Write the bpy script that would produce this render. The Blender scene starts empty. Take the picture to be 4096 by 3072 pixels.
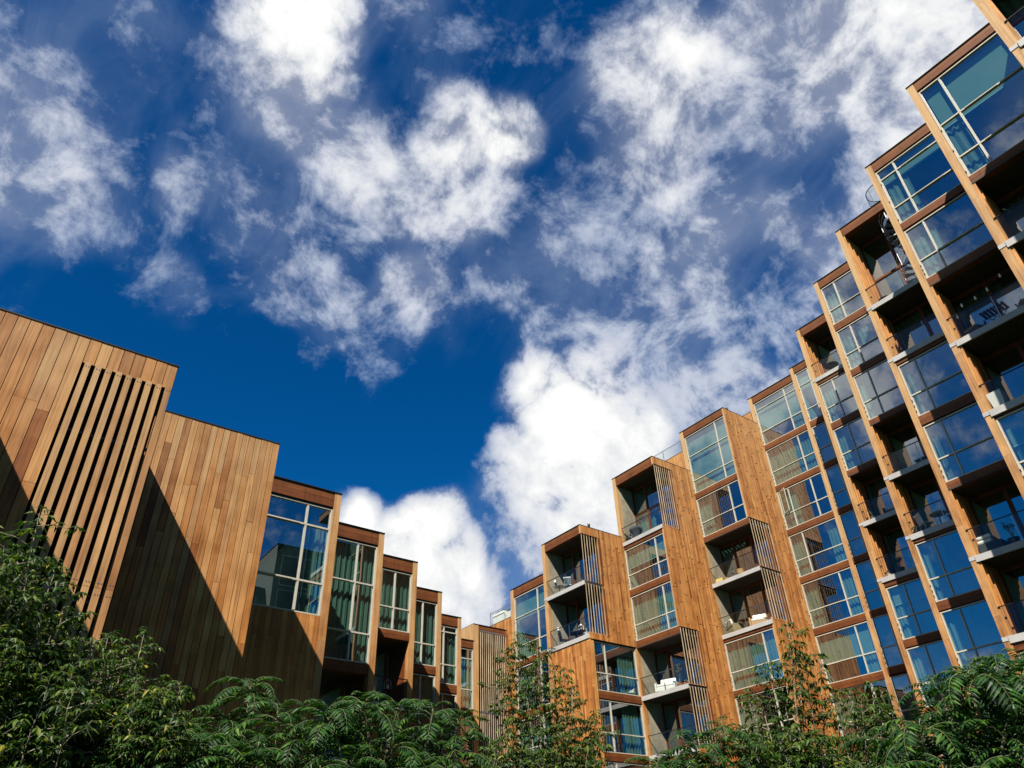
import bpy, math, random
from math import radians, sin, cos, pi, sqrt
from mathutils import Vector, Matrix
random.seed(7)
sc = bpy.context.scene
COL = sc.collection
GZ = -1.6                      # ground level; the world origin is the photographer's eye

# ------------------------------------------------------------------ camera
FPX, HD, PT, RL = 2952.92, radians(52.3347), radians(35.3857), radians(2.2232)
fw = Vector((cos(PT)*cos(HD), cos(PT)*sin(HD), sin(PT)))
rt0 = Vector((sin(HD), -cos(HD), 0)); dn0 = fw.cross(rt0)
rt = cos(RL)*rt0 + sin(RL)*dn0
dn = -sin(RL)*rt0 + cos(RL)*dn0
def pxdir(x, y):               # viewing direction of a photo pixel (2212 px wide picture)
    s = 4096/2212
    return (rt*((x*s-2048)/FPX) + dn*((y*s-1536)/FPX) + fw).normalized()
cam = bpy.data.cameras.new("camera")
cam.sensor_width = 36; cam.lens = 36*FPX/4096; cam.clip_end = 5000; cam.clip_start = 0.05
co = bpy.data.objects.new("camera", cam); COL.objects.link(co)
M = Matrix((rt, -dn, -fw)).transposed().to_4x4()
co.matrix_world = M
sc.camera = co

# ------------------------------------------------------------------ node helpers
def newmat(name):
    m = bpy.data.materials.new(name); m.use_nodes = True
    nt = m.node_tree; nt.nodes.clear()
    return m, nt
def N(nt, t, **kw):
    n = nt.nodes.new(t)
    for k, v in kw.items():
        if k.startswith('i_'):
            key = k[2:]
            key = int(key) if key.isdigit() else key.replace('_', ' ')
            s = n.inputs[key]
            if hasattr(v, 'is_output'): nt.links.new(v, s)
            else: s.default_value = v
        else: setattr(n, k, v)
    return n
def L(nt, a, b): nt.links.new(a, b)
def ramp(nt, fac, stops, interp='LINEAR'):
    r = N(nt, 'ShaderNodeValToRGB'); L(nt, fac, r.inputs[0])
    cr = r.color_ramp; cr.interpolation = interp
    while len(cr.elements) < len(stops): cr.elements.new(0.5)
    for e, (p, c) in zip(cr.elements, stops): e.position = p; e.color = (*c, 1)
    return r.outputs[0]
def mixc(nt, fac, a, b, mode='MIX'):
    m = N(nt, 'ShaderNodeMix', data_type='RGBA', blend_type=mode)
    for s, v in ((m.inputs[0], fac), (m.inputs[6], a), (m.inputs[7], b)):
        if hasattr(v, 'is_output'): L(nt, v, s)
        else: s.default_value = v if not isinstance(v, tuple) else (*v, 1) if len(v) == 3 else v
    return m.outputs[2]
def math_(nt, op, a, b=None, clamp=False):
    m = N(nt, 'ShaderNodeMath', operation=op, use_clamp=clamp)
    for i, v in enumerate((a, b)):
        if v is None: continue
        if hasattr(v, 'is_output'): L(nt, v, m.inputs[i])
        else: m.inputs[i].default_value = v
    return m.outputs[0]

def wood(name, cols, horiz=False, grey=0.0, rough=0.62, zr=(6, 26)):
    m, nt = newmat(name)
    geo = N(nt, 'ShaderNodeNewGeometry')
    rnd = geo.outputs['Random Per Island']
    pos = geo.outputs['Position']
    base = ramp(nt, rnd, cols)
    mp = N(nt, 'ShaderNodeMapping'); L(nt, pos, mp.inputs[0])
    mp.inputs['Scale'].default_value = (1.3, 1.3, 26) if horiz else (17, 17, 0.75)
    off = N(nt, 'ShaderNodeCombineXYZ'); o = math_(nt, 'MULTIPLY', rnd, 57.0)
    for i in range(3): L(nt, o, off.inputs[i])
    L(nt, off.outputs[0], mp.inputs['Location'])
    n1 = N(nt, 'ShaderNodeTexNoise', i_Scale=1.0, i_Detail=5.0, i_Roughness=0.6, i_Distortion=0.9); L(nt, mp.outputs[0], n1.inputs['Vector'])
    g = ramp(nt, n1.outputs[0], [(0.27, (0.42, 0.36, 0.31)), (0.42, (0.82, 0.79, 0.76)), (0.55, (1.05, 1.04, 1.02)), (0.75, (1.32, 1.30, 1.24))])
    c = mixc(nt, 0.85, base, g, 'MULTIPLY')
    # blotches and knots
    n2 = N(nt, 'ShaderNodeTexNoise', i_Scale=1.7, i_Detail=3.0); L(nt, pos, n2.inputs['Vector'])
    c = mixc(nt, ramp(nt, n2.outputs[0], [(0.35, (0.35,)*3), (0.62, (0,)*3)]), c, (0.30, 0.20, 0.13), 'MULTIPLY')
    mp3 = N(nt, 'ShaderNodeMapping'); L(nt, pos, mp3.inputs[0]); mp3.inputs['Scale'].default_value = (4, 4, 0.9)
    v = N(nt, 'ShaderNodeTexVoronoi', i_Scale=1.0); L(nt, mp3.outputs[0], v.inputs['Vector'])
    sk = N(nt, 'ShaderNodeSeparateColor'); L(nt, v.outputs['Color'], sk.inputs[0])
    kn = math_(nt, 'MULTIPLY', ramp(nt, v.outputs['Distance'], [(0.02, (0.5,)*3), (0.07, (0,)*3)]), math_(nt, 'GREATER_THAN', sk.outputs[0], 0.88))
    c = mixc(nt, kn, c, (0.09, 0.04, 0.02))
    # silvered by weather towards the exposed tops
    sep = N(nt, 'ShaderNodeSeparateXYZ'); L(nt, pos, sep.inputs[0])
    w = math_(nt, 'MULTIPLY', math_(nt, 'ADD', math_(nt, 'SUBTRACT', sep.outputs[2], zr[0]), math_(nt, 'ADD', math_(nt, 'MULTIPLY', math_(nt, 'SUBTRACT', n2.outputs[0], 0.5), 7.0), math_(nt, 'MULTIPLY', math_(nt, 'SUBTRACT', rnd, 0.5), 6.0))), 1/(zr[1]-zr[0]), True)
    w = math_(nt, 'MULTIPLY', w, grey, True)
    c = mixc(nt, w, c, mixc(nt, 0.5, (0.52, 0.36, 0.205), g, 'MULTIPLY'))
    # thin dark rain streaks running down from the edges
    mp4 = N(nt, 'ShaderNodeMapping'); L(nt, pos, mp4.inputs[0]); mp4.inputs['Scale'].default_value = (9, 9, 0.22)
    n4 = N(nt, 'ShaderNodeTexNoise', i_Scale=1.0, i_Detail=2.0); L(nt, mp4.outputs[0], n4.inputs['Vector'])
    c = mixc(nt, ramp(nt, n4.outputs[0], [(0.56, (0,)*3), (0.72, (0.5,)*3)]), c, (0.45, 0.36, 0.28), 'MULTIPLY')
    c = mixc(nt, 1.0, c, (0.71, 0.65, 0.545), 'MULTIPLY')
    bs = N(nt, 'ShaderNodeBsdfPrincipled', i_Roughness=rough); L(nt, c, bs.inputs['Base Color'])
    bs.inputs['Specular IOR Level'].default_value = 0.25
    bp = N(nt, 'ShaderNodeBump', i_Strength=0.25, i_Distance=0.01); L(nt, n1.outputs[0], bp.inputs['Height']); L(nt, bp.outputs[0], bs.inputs['Normal'])
    out = N(nt, 'ShaderNodeOutputMaterial'); L(nt, bs.outputs[0], out.inputs[0])
    return m
def plain(name, col, rough=0.6, metal=0.0, var=0.25, scale=3.0, spec=0.4, bump=0.0):
    m, nt = newmat(name)
    tc = N(nt, 'ShaderNodeNewGeometry')
    n = N(nt, 'ShaderNodeTexNoise', i_Scale=scale, i_Detail=6.0, i_Roughness=0.6); L(nt, tc.outputs['Position'], n.inputs['Vector'])
    lo = tuple(c*(1-var) for c in col); hi = tuple(min(1, c*(1+var)) for c in col)
    c = ramp(nt, n.outputs[0], [(0.3, lo), (0.7, hi)])
    bs = N(nt, 'ShaderNodeBsdfPrincipled', i_Roughness=rough, i_Metallic=metal); L(nt, c, bs.inputs['Base Color'])
    bs.inputs['Specular IOR Level'].default_value = spec
    if bump:
        bp = N(nt, 'ShaderNodeBump', i_Strength=bump, i_Distance=0.02); L(nt, n.outputs[0], bp.inputs['Height']); L(nt, bp.outputs[0], bs.inputs['Normal'])
    out = N(nt, 'ShaderNodeOutputMaterial'); L(nt, bs.outputs[0], out.inputs[0])
    return m
def glassmat(name, tint, f0, wob=0.0):
    m, nt = newmat(name)
    tr = N(nt, 'ShaderNodeBsdfTransparent', i_Color=(*tint, 1))
    gl = N(nt, 'ShaderNodeBsdfGlossy', i_Roughness=0.0, i_Color=(0.93, 0.97, 1.0, 1))
    geo = N(nt, 'ShaderNodeNewGeometry')
    dp = N(nt, 'ShaderNodeVectorMath', operation='DOT_PRODUCT'); L(nt, geo.outputs['Normal'], dp.inputs[0]); L(nt, geo.outputs['Incoming'], dp.inputs[1])
    c = math_(nt, 'SUBTRACT', 1.0, math_(nt, 'ABSOLUTE', dp.outputs['Value']), True)
    fr = math_(nt, 'ADD', math_(nt, 'MULTIPLY', math_(nt, 'POWER', c, 4.0), 1-f0), f0, True)
    if wob:
        n = N(nt, 'ShaderNodeTexNoise', i_Scale=0.9, i_Detail=1.0); L(nt, geo.outputs['Position'], n.inputs['Vector'])
        bp = N(nt, 'ShaderNodeBump', i_Strength=wob, i_Distance=0.02); L(nt, n.outputs[0], bp.inputs['Height'])
        L(nt, bp.outputs[0], gl.inputs['Normal'])
    mx = N(nt, 'ShaderNodeMixShader'); L(nt, fr, mx.inputs[0]); L(nt, tr.outputs[0], mx.inputs[1]); L(nt, gl.outputs[0], mx.inputs[2])
    out = N(nt, 'ShaderNodeOutputMaterial'); L(nt, mx.outputs[0], out.inputs[0])
    return m
def leafmat(name, stops, trans=0.35):
    m, nt = newmat(name)
    geo = N(nt, 'ShaderNodeNewGeometry')
    c = ramp(nt, geo.outputs['Random Per Island'], stops)
    bs = N(nt, 'ShaderNodeBsdfPrincipled', i_Roughness=0.5); L(nt, c, bs.inputs['Base Color'])
    bs.inputs['Specular IOR Level'].default_value = 0.3
    t = N(nt, 'ShaderNodeBsdfTranslucent'); L(nt, mixc(nt, 1.0, c, (1.3, 1.5, 0.6), 'MULTIPLY'), t.inputs[0])
    mx = N(nt, 'ShaderNodeMixShader', i_0=trans); L(nt, bs.outputs[0], mx.inputs[1]); L(nt, t.outputs[0], mx.inputs[2])
    out = N(nt, 'ShaderNodeOutputMaterial'); L(nt, mx.outputs[0], out.inputs[0])
    return m

WOODS = [(0.0, (0.24, 0.085, 0.022)), (0.15, (0.40, 0.165, 0.046)), (0.4, (0.49, 0.215, 0.062)), (0.62, (0.62, 0.335, 0.125)), (0.8, (0.42, 0.17, 0.048)), (0.92, (0.55, 0.27, 0.09)), (1.0, (0.31, 0.11, 0.030))]
WOODL = [(0.0, (0.20, 0.066, 0.015)), (0.15, (0.36, 0.14, 0.036)), (0.35, (0.50, 0.225, 0.064)), (0.5, (0.40, 0.165, 0.043)), (0.65, (0.66, 0.35, 0.13)), (0.8, (0.45, 0.19, 0.052)), (0.92, (0.30, 0.105, 0.026)), (1.0, (0.24, 0.08, 0.018))]
WOODH = [(0.0, (0.095, 0.024, 0.006)), (0.5, (0.145, 0.041, 0.009)), (1.0, (0.19, 0.062, 0.015))]
WOODP = [(0.0, (0.34, 0.15, 0.055)), (0.35, (0.49, 0.265, 0.115)), (0.7, (0.54, 0.32, 0.15)), (1.0, (0.38, 0.175, 0.06))]
MT = dict(
 wall=wood("cedar_shingle_boards", WOODS, grey=0.4, zr=(12, 30)),
 left=wood("cedar_wall_boards", WOODL, grey=0.8, zr=(5, 13)),
 pier=wood("cedar_posts", WOODP, grey=1.0, zr=(8, 24)),
 horiz=wood("cedar_fascia_boards", WOODH, True, grey=0.06),
 inner=wood("cedar_loggia_boards", WOODS, grey=0.2),
 slat=wood("cedar_slats", WOODP, grey=0.9, zr=(0, 12)),
 doorw=wood("door_wood", WOODH, grey=0.0),
 frame=plain("window_frame_paint", (0.36, 0.335, 0.28), 0.45, 0, 0.08, 5),
 trim=plain("black_flashing", (0.018, 0.017, 0.018), 0.5, 0.3, 0.2),
 slab=plain("balcony_edge_metal", (0.31, 0.30, 0.29), 0.5, 0.0, 0.14, 1.2),
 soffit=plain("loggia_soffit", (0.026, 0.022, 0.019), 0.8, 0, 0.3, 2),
 conc=plain("cast_concrete", (0.20, 0.18, 0.13), 0.85, 0, 0.3, 1.6, 0.3, 0.15),
 room=plain("painted_room_wall", (0.42, 0.43, 0.40), 0.9, 0, 0.06),
 roomd=plain("room_shade_tone", (0.045, 0.04, 0.036), 0.9, 0, 0.3),  # interior shade put into the colour, so depths behind glass stay near black
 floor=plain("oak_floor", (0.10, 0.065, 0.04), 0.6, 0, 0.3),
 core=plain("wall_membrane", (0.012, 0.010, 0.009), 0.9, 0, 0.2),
 roof=plain("roof_felt", (0.05, 0.05, 0.05), 0.9),
 glass=glassmat("window_glass", (0.52, 0.76, 0.69), 0.34, 0.06),
 rail=glassmat("railing_glass", (0.86, 0.89, 0.87), 0.03),
 cloth=plain("curtain_cloth", (0.17, 0.20, 0.18), 0.9, 0, 0.12, 2),
 blind=plain("roller_blind", (0.22, 0.25, 0.23), 0.85, 0, 0.05, 1),
 metal=plain("dark_steel", (0.03, 0.03, 0.032), 0.35, 0.7, 0.2),
 steel=plain("galvanised_steel", (0.38, 0.38, 0.38), 0.35, 0.9, 0.15),
 white=plain("white_paint", (0.55, 0.545, 0.525), 0.5, 0, 0.05),
 cush=plain("white_cushion", (0.62, 0.60, 0.56), 0.9, 0, 0.06, 8, 0.2, 0.2),
 wick=plain("dark_wicker", (0.035, 0.028, 0.022), 0.7, 0, 0.5, 60, 0.4, 0.5),
 rattan=plain("pale_wicker", (0.36, 0.22, 0.10), 0.7, 0, 0.4, 60, 0.3, 0.5),
 khaki=plain("khaki_cloth", (0.20, 0.16, 0.08), 0.9, 0, 0.15, 9),
 char=plain("charcoal_cloth", (0.03, 0.032, 0.036), 0.9, 0, 0.2, 9),
 tan=plain("tan_canvas", (0.48, 0.33, 0.13), 0.9, 0, 0.1, 9),
 terra=plain("terracotta", (0.33, 0.12, 0.06), 0.8, 0, 0.2, 8),
 soil=plain("potting_soil", (0.03, 0.02, 0.014), 0.95, 0, 0.4, 30),
 glow=plain("lamp_glass", (0.8, 0.78, 0.7), 0.2, 0, 0.05),
 red=plain("red_petals", (0.45, 0.02, 0.05), 0.6, 0, 0.2, 20),
 bark=plain("grey_bark", (0.22, 0.19, 0.14), 0.85, 0, 0.35, 25, 0.3, 0.4),
 sbark=plain("green_stem_bark", (0.10, 0.10, 0.05), 0.8, 0, 0.35, 25, 0.3, 0.3),
 lelder=leafmat("box_elder_leaf", [(0, (0.007, 0.024, 0.003)), (0.4, (0.020, 0.052, 0.005)), (0.80, (0.052, 0.100, 0.008)), (0.965, (0.10, 0.13, 0.014)), (1, (0.24, 0.20, 0.02))], 0.38),
 lsumac=leafmat("sumac_leaf", [(0, (0.005, 0.022, 0.003)), (0.5, (0.010, 0.044, 0.004)), (0.85, (0.026, 0.085, 0.007)), (1, (0.065, 0.125, 0.012))], 0.30),
 slatg=wood('silvered_slats', [(0, (0.38, 0.30, 0.22)), (0.6, (0.55, 0.47, 0.38)), (1, (0.62, 0.56, 0.48))], grey=0.0),
 oppo=plain('dark_facade_panels', (0.035, 0.052, 0.043), 0.7, 0, 0.2),
 lpot=leafmat("pot_plant_leaf", [(0, (0.03, 0.06, 0.02)), (1, (0.07, 0.12, 0.03))], 0.3),
)

# ------------------------------------------------------------------ mesh builder
class MB:
    def __init__(s): s.v = []; s.f = []; s.mi = []; s.mats = []
    def mid(s, m):
        if m not in s.mats: s.mats.append(m)
        return s.mats.index(m)
    def face(s, pts, m):
        k = len(s.v); s.v += [tuple(p) for p in pts]; s.f.append(tuple(range(k, k+len(pts)))); s.mi.append(s.mid(m))
    def hexa(s, p, m, skip=()):      # p: 8 corners, bottom 0-3, top 4-7, both counter-clockwise from above
        k = len(s.v); s.v += [tuple(q) for q in p]
        fs = [(3, 2, 1, 0), (4, 5, 6, 7), (0, 1, 5, 4), (1, 2, 6, 5), (2, 3, 7, 6), (3, 0, 4, 7)]
        mi = s.mid(m)
        for i, f in enumerate(fs):
            if i in skip: continue
            s.f.append(tuple(k+j for j in f)); s.mi.append(mi)
    def box(s, x0, x1, y0, y1, z0, z1, m):
        x0, x1 = min(x0, x1), max(x0, x1); y0, y1 = min(y0, y1), max(y0, y1); z0, z1 = min(z0, z1), max(z0, z1)
        s.hexa([(x0, y0, z0), (x1, y0, z0), (x1, y1, z0), (x0, y1, z0), (x0, y0, z1), (x1, y0, z1), (x1, y1, z1), (x0, y1, z1)], m)
    def tube(s, pts, rads, m, n=6, cap=True):
        pts = [Vector(p) for p in pts]
        if not isinstance(rads, (list, tuple)): rads = [rads]*len(pts)
        k0 = len(s.v); mi = s.mid(m)
        t = (pts[1]-pts[0]).normalized()
        a = t.cross(Vector((0, 0, 1)))
        if a.length < 1e-3: a = t.cross(Vector((1, 0, 0)))
        a.normalize()
        for i, p in enumerate(pts):
            if 0 < i < len(pts)-1: t = (pts[i+1]-pts[i-1]).normalized()
            elif i == len(pts)-1: t = (pts[i]-pts[i-1]).normalized()
            a = (a - t*a.dot(t)).normalized(); b = t.cross(a)
            for j in range(n):
                w = 2*pi*j/n
                s.v.append(tuple(p + (a*cos(w)+b*sin(w))*rads[i]))
        for i in range(len(pts)-1):
            for j in range(n):
                q = k0+i*n; s.f.append((q+j, q+(j+1) % n, q+n+(j+1) % n, q+n+j)); s.mi.append(mi)
        if cap:
            s.f.append(tuple(k0+j for j in reversed(range(n)))); s.mi.append(mi)
            q = k0+(len(pts)-1)*n; s.f.append(tuple(q+j for j in range(n))); s.mi.append(mi)
    def lathe(s, c, prof, m, n=20):
        k0 = len(s.v); mi = s.mid(m); c = Vector(c)
        for r, z in prof:
            for j in range(n): s.v.append((c.x+r*cos(2*pi*j/n), c.y+r*sin(2*pi*j/n), c.z+z))
        for i in range(len(prof)-1):
            for j in range(n):
                q = k0+i*n; s.f.append((q+j, q+(j+1) % n, q+n+(j+1) % n, q+n+j)); s.mi.append(mi)
        s.f.append(tuple(k0+j for j in reversed(range(n)))); s.mi.append(mi)
        q = k0+(len(prof)-1)*n; s.f.append(tuple(q+j for j in range(n))); s.mi.append(mi)
    def build(s, name, parent=None, smooth=False, bevel=0.0):
        me = bpy.data.meshes.new(name); me.from_pydata(s.v, [], s.f)
        for m in s.mats: me.materials.append(m)
        me.polygons.foreach_set('material_index', s.mi)
        if smooth: me.polygons.foreach_set('use_smooth', [True]*len(me.polygons))
        me.update()
        o = bpy.data.objects.new(name, me); COL.objects.link(o)
        if parent is not None:
            o.parent = parent; o.matrix_parent_inverse = parent_inv(parent)
        if bevel:
            b = o.modifiers.new("bevel", 'BEVEL'); b.width = bevel; b.segments = 2; b.limit_method = 'ANGLE'
        return o
def world_loc(o):
    l = Vector(o.location)
    return l
def parent_inv(p):
    return Matrix.Translation(-abs_loc[p.name]) if p.name in abs_loc else Matrix.Identity(4)
abs_loc = {}
def thing(name, label, cat, loc=(0, 0, 0), group=None):
    o = bpy.data.objects.new(name, None); COL.objects.link(o); o.location = loc; o.empty_display_size = 0.2
    abs_loc[o.name] = Vector(loc)
    tag(o, label, cat, group)
    return o
def tag(o, label, cat, group=None):
    o['label'] = label; o['category'] = cat
    if group: o['group'] = group
    return o

# ------------------------------------------------------------------ facade frames: u runs to the viewer's right, n points out of the wall
class Fr:
    def __init__(s, k, p): s.k = k; s.p = p
    def P(s, u, n, z):
        return (s.p-n, -u, z) if s.k == 'X' else (u, s.p-n, z)
    def box(s, mb, u0, u1, n0, n1, z0, z1, m):
        a = s.P(u0, n0, z0); b = s.P(u1, n1, z1)
        mb.box(a[0], b[0], a[1], b[1], a[2], b[2], m)
    def quad(s, mb, pts, m): mb.face([s.P(*p) for p in pts], m)

def boards(fr, u0, u1, z0, z1, bw, mat, holes=(), tilt=0.0, lens=(2.0, 4.5), thick=0.022, gap=0.006, n0=0.0, jit=0.003, mb=None):
    mb = mb or MB()
    n = max(1, round((u1-u0)/bw)); w = (u1-u0)/n
    for i in range(n):
        a = u0+i*w; b = a+w-gap; mid = (a+b)/2
        segs = [(z0, z1)]
        for (h0, h1, g0, g1) in holes:
            if h0 <= mid <= h1:
                ns = []
                for (p, q) in segs:
                    if g0 > p: ns.append((p, min(q, g0)))
                    if g1 < q: ns.append((max(p, g1), q))
                segs = [x for x in ns if x[1]-x[0] > 0.02]
        for (p, q) in segs:
            z = q
            first = True
            while z > p+0.02:
                ln = random.uniform(*lens)
                if first: ln *= random.uniform(0.25, 1); first = False
                zb = max(p, z-ln)
                if zb-p < 0.25: zb = p
                j = random.uniform(0, jit)
                t0 = n0+thick+j+tilt; t1 = n0+thick+j
                g = 0.006
                pts = [fr.P(a, t0, zb+g), fr.P(b, t0, zb+g), fr.P(b, n0, zb+g), fr.P(a, n0, zb+g),
                       fr.P(a, t1, z), fr.P(b, t1, z), fr.P(b, n0, z), fr.P(a, n0, z)]
                mb.hexa(pts, mat, skip=(4,))
                z = zb
    return mb

def hboards(fr, u0, u1, z0, z1, n0, n1, mb, rows=2, mat=None):
    h = (z1-z0)/rows
    mat = mat or MT['horiz']
    for r in range(rows):
        a = z0+r*h; b = a+h-0.008
        cut = u0+(u1-u0)*random.uniform(0.25, 0.75)
        j = random.uniform(0, 0.004)
        fr.box(mb, u0, cut-0.002, n0, n1+j, a, b, mat)
        fr.box(mb, cut+0.002, u1, n0, n1+j*0.4, a, b, mat)
    fr.box(mb, u0, u1, n0, n1-0.012, z0+0.004, z1-0.012, MT['core'])

RW = thing("apartment_building", "stepped cedar and glass apartment building rising to the upper right", "building", (30, 15, GZ))
LW = thing("apartment_building", "lower cedar building on the left, stepping down towards the courtyard corner", "building", (12, 22, GZ))

def window(fr, u0, u1, z0, z1, mull=(), tran=(), style='', own=RW, fm=None, nfr=-0.055, dep=0.11, skipx=()):
    fm = fm or MT['frame']; F = 0.05
    mb = MB(); nb = nfr-dep
    fr.box(mb, u0, u0+F, nb, nfr, z0, z1, fm)
    fr.box(mb, u1-F, u1, nb, nfr, z0, z1, fm)
    fr.box(mb, u0+F, u1-F, nb, nfr-0.004, z1-F*0.9, z1, fm)
    fr.box(mb, u0+F, u1-F, nb, nfr+0.012, z0, z0+F*0.8, fm)
    us = [u0+F]+[m for m in mull]+[u1-F]
    zs = [z0+F*0.8]+sorted(tran)+[z1-F*0.9]
    for m in mull:
        edges = zs
        for a, b in zip(edges[:-1], edges[1:]):
            fr.box(mb, m-0.031, m+0.031, nb+0.01, nfr-0.006, a+0.03, b-0.03, fm)
    for t in tran:
        fr.box(mb, u0+F, u1-F, nb+0.01, nfr-0.002, t-0.028, t+0.028, fm)
        fr.box(mb, u0+F+0.3*(u1-u0), u1-F-0.3*(u1-u0), nfr-0.01, nfr+0.012, t-0.02, t+0.012, fm)
    # casement beads and hinges on the jamb
    if tran:
        top = max(tran)
        fr.box(mb, u0+F, u0+F+0.028, nb+0.02, nfr-0.014, z0+0.05, top-0.032, fm)
        for hz in (z0+0.25, (z0+top)/2, top-0.25): fr.box(mb, u0+0.01, u0+0.03, nfr, nfr+0.02, hz-0.05, hz+0.05, MT['metal'])
    # black shadow gap joint and drip
    fr.box(mb, u0-0.005, u1+0.005, nb, nfr-0.02, z1, z1+0.05, MT['trim'])
    w = mb.build("window", own)
    g = MB(); ng = nfr-0.06
    fr.quad(g, [(u0+F, ng, z0+F*0.8), (u1-F, ng, z0+F*0.8), (u1-F, ng, z1-F*0.9), (u0+F, ng, z1-F*0.9)], MT['glass'])
    g.build("pane", w)
    for part in style.split():
        kind = part[0]; val = float(part[1:] or 1)
        b = MB()
        if kind == 'B':           # roller blind, val = share of the height covered
            zb = z1-0.06-(z1-z0)*val
            fr.box(b, u0+0.07, u1-0.07, nb-0.14, nb-0.135, zb, z1-0.06, MT['blind'])
            fr.box(b, u0+0.07, u1-0.07, nb-0.15, nb-0.125, zb-0.03, zb, MT['white'])
            b.build("roller_blind", w)
        elif kind in 'CLRM':
            wd = u1-u0-0.14
            a0, a1 = dict(C=(u0+0.07, u1-0.07), L=(u0+0.07, u0+0.07+wd*val), R=(u1-0.07-wd*val, u1-0.07), M=(u0+wd*0.3, u0+wd*(0.3+val)))[kind]
            k = max(6, int((a1-a0)/0.035)); pts = []
            ph = random.uniform(0, 6)
            for i in range(k+1):
                u = a0+(a1-a0)*i/k
                pts.append((u, nb-0.20+0.032*sin(u*29+ph)+0.014*sin(u*67+ph*2)))
            for (p, q) in zip(pts[:-1], pts[1:]):
                fr.quad(b, [(p[0], p[1], z0+0.02), (q[0], q[1], z0+0.02), (q[0], q[1], z1-0.05), (p[0], p[1], z1-0.05)], MT['cloth'])
            o = b.build("curtain", w, smooth=True)
    return w

def railing(fr, u0, u1, zf, own, n=0.0, h=1.02, posts=True):
    mb = MB()
    fr.box(mb, u0, u1, n-0.03, n+0.012, zf+h-0.03, zf+h, MT['metal'])
    if posts:
        k = 2
        for i in range(1, k): 
            u = u0+(u1-u0)*i/k
            fr.box(mb, u-0.012, u+0.012, n-0.05, n-0.02, zf-0.15, zf+h-0.03, MT['steel'])
    r = mb.build("railing", own)
    g = MB()
    fr.quad(g, [(u0+0.01, n-0.008, zf-0.02), (u1-0.01, n-0.008, zf-0.02), (u1-0.01, n-0.008, zf+h-0.03), (u0+0.01, n-0.008, zf+h-0.03)], MT['rail'])
    g.build("glass_panel", r)
    return r

def loggia(fr, u0, u1, zc, zf, own, depth=1.4, left='wood', wallw=0.24, right_open=False, slabh=0.22, ts=None, door=(0.45,)):
    """an open balcony between ceiling zc and floor zf"""
    ui0 = u0+wallw; ui1 = u1-(0.0 if right_open else 0.02)
    sl = MB()
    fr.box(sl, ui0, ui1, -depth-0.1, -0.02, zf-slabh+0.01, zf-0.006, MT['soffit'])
    sl2 = MB()
    fr.box(sl2, ui0-0.03, u1, -0.02, 0.045, zf-slabh, zf+0.02, MT['slab'])
    fr.box(sl2, u0-0.01, ui0-0.03, -0.05, 0.02, zf-slabh*0.55, zf+0.02, MT['slab'])
    s = sl.build("balcony_floor", own); sl2.build("edge_strip", s)
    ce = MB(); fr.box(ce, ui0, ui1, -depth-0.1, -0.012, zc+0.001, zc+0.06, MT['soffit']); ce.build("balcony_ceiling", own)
    # back wall with glazed doors in timber frames
    fm = MT['doorw'] if left == 'wood' else MT['frame']
    db = MB(); nb = -depth
    us = [ui0+0.02]+[ui0+(ui1-ui0)*d for d in door]+[ui1-0.02]
    for i, u in enumerate(us): fr.box(db, u-0.07, u+0.07, nb-0.12, nb, zf, zc-0.001, MT['doorw'])
    for a, b in zip(us[:-1], us[1:]):
        fr.box(db, a+0.07, b-0.07, nb-0.12, nb-0.01, zf, zf+0.13, MT['doorw']); fr.box(db, a+0.07, b-0.07, nb-0.12, nb-0.01, zc-0.14, zc-0.001, MT['doorw'])
        if zc-zf > 3.5: fr.box(db, a+0.07, b-0.07, nb-0.12, nb-0.01, zf+2.2, zf+2.3, MT['doorw'])
    d = db.build("balcony_door", own)
    g = MB(); fr.quad(g, [(us[0], nb-0.06, zf), (us[-1], nb-0.06, zf), (us[-1], nb-0.06, zc), (us[0], nb-0.06, zc)], MT['glass']); g.build("pane", d)
    if random.random() < 0.45:
        b = MB(); k = 60; a0, a1 = (ui0+0.1, ui0+(ui1-ui0)*random.uniform(0.3, 0.75)); ph = random.uniform(0, 6)
        ps = [(a0+(a1-a0)*i/k, nb-0.35+0.05*sin((a0+(a1-a0)*i/k)*25+ph)) for i in range(k+1)]
        for p, q in zip(ps[:-1], ps[1:]): fr.quad(b, [(p[0], p[1], zf), (q[0], q[1], zf), (q[0], q[1], zc-0.1), (p[0], p[1], zc-0.1)], MT['cloth'])
        b.build("curtain", d, smooth=True)
    # inner side wall
    iw = MB()
    if left == 'wood':
        k = int(depth/0.23)
        for i in range(k):
            na = -0.03-i*depth/k; nb2 = na-depth/k
            ua = ui0+0.0; ub = ui0+0.085
            h = 0.004
            fr_pts = [(ub, na, zf), (ua+0.012, nb2, zf), (ua-0.01, nb2, zf), (ua-0.01, na, zf)]
            pts = [fr.P(*p) for p in fr_pts]+[fr.P(p[0], p[1], zc) for p in fr_pts]
            iw.hexa(pts, MT['inner'])
    else:
        fr.box(iw, ui0-0.02, ui0+0.02, -depth, -0.30, zf, zc, MT['conc'])
    iw.build("loggia_wall", own)
    railing(fr, ui0+0.02, ui1, zf, own, n=-0.005)

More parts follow.
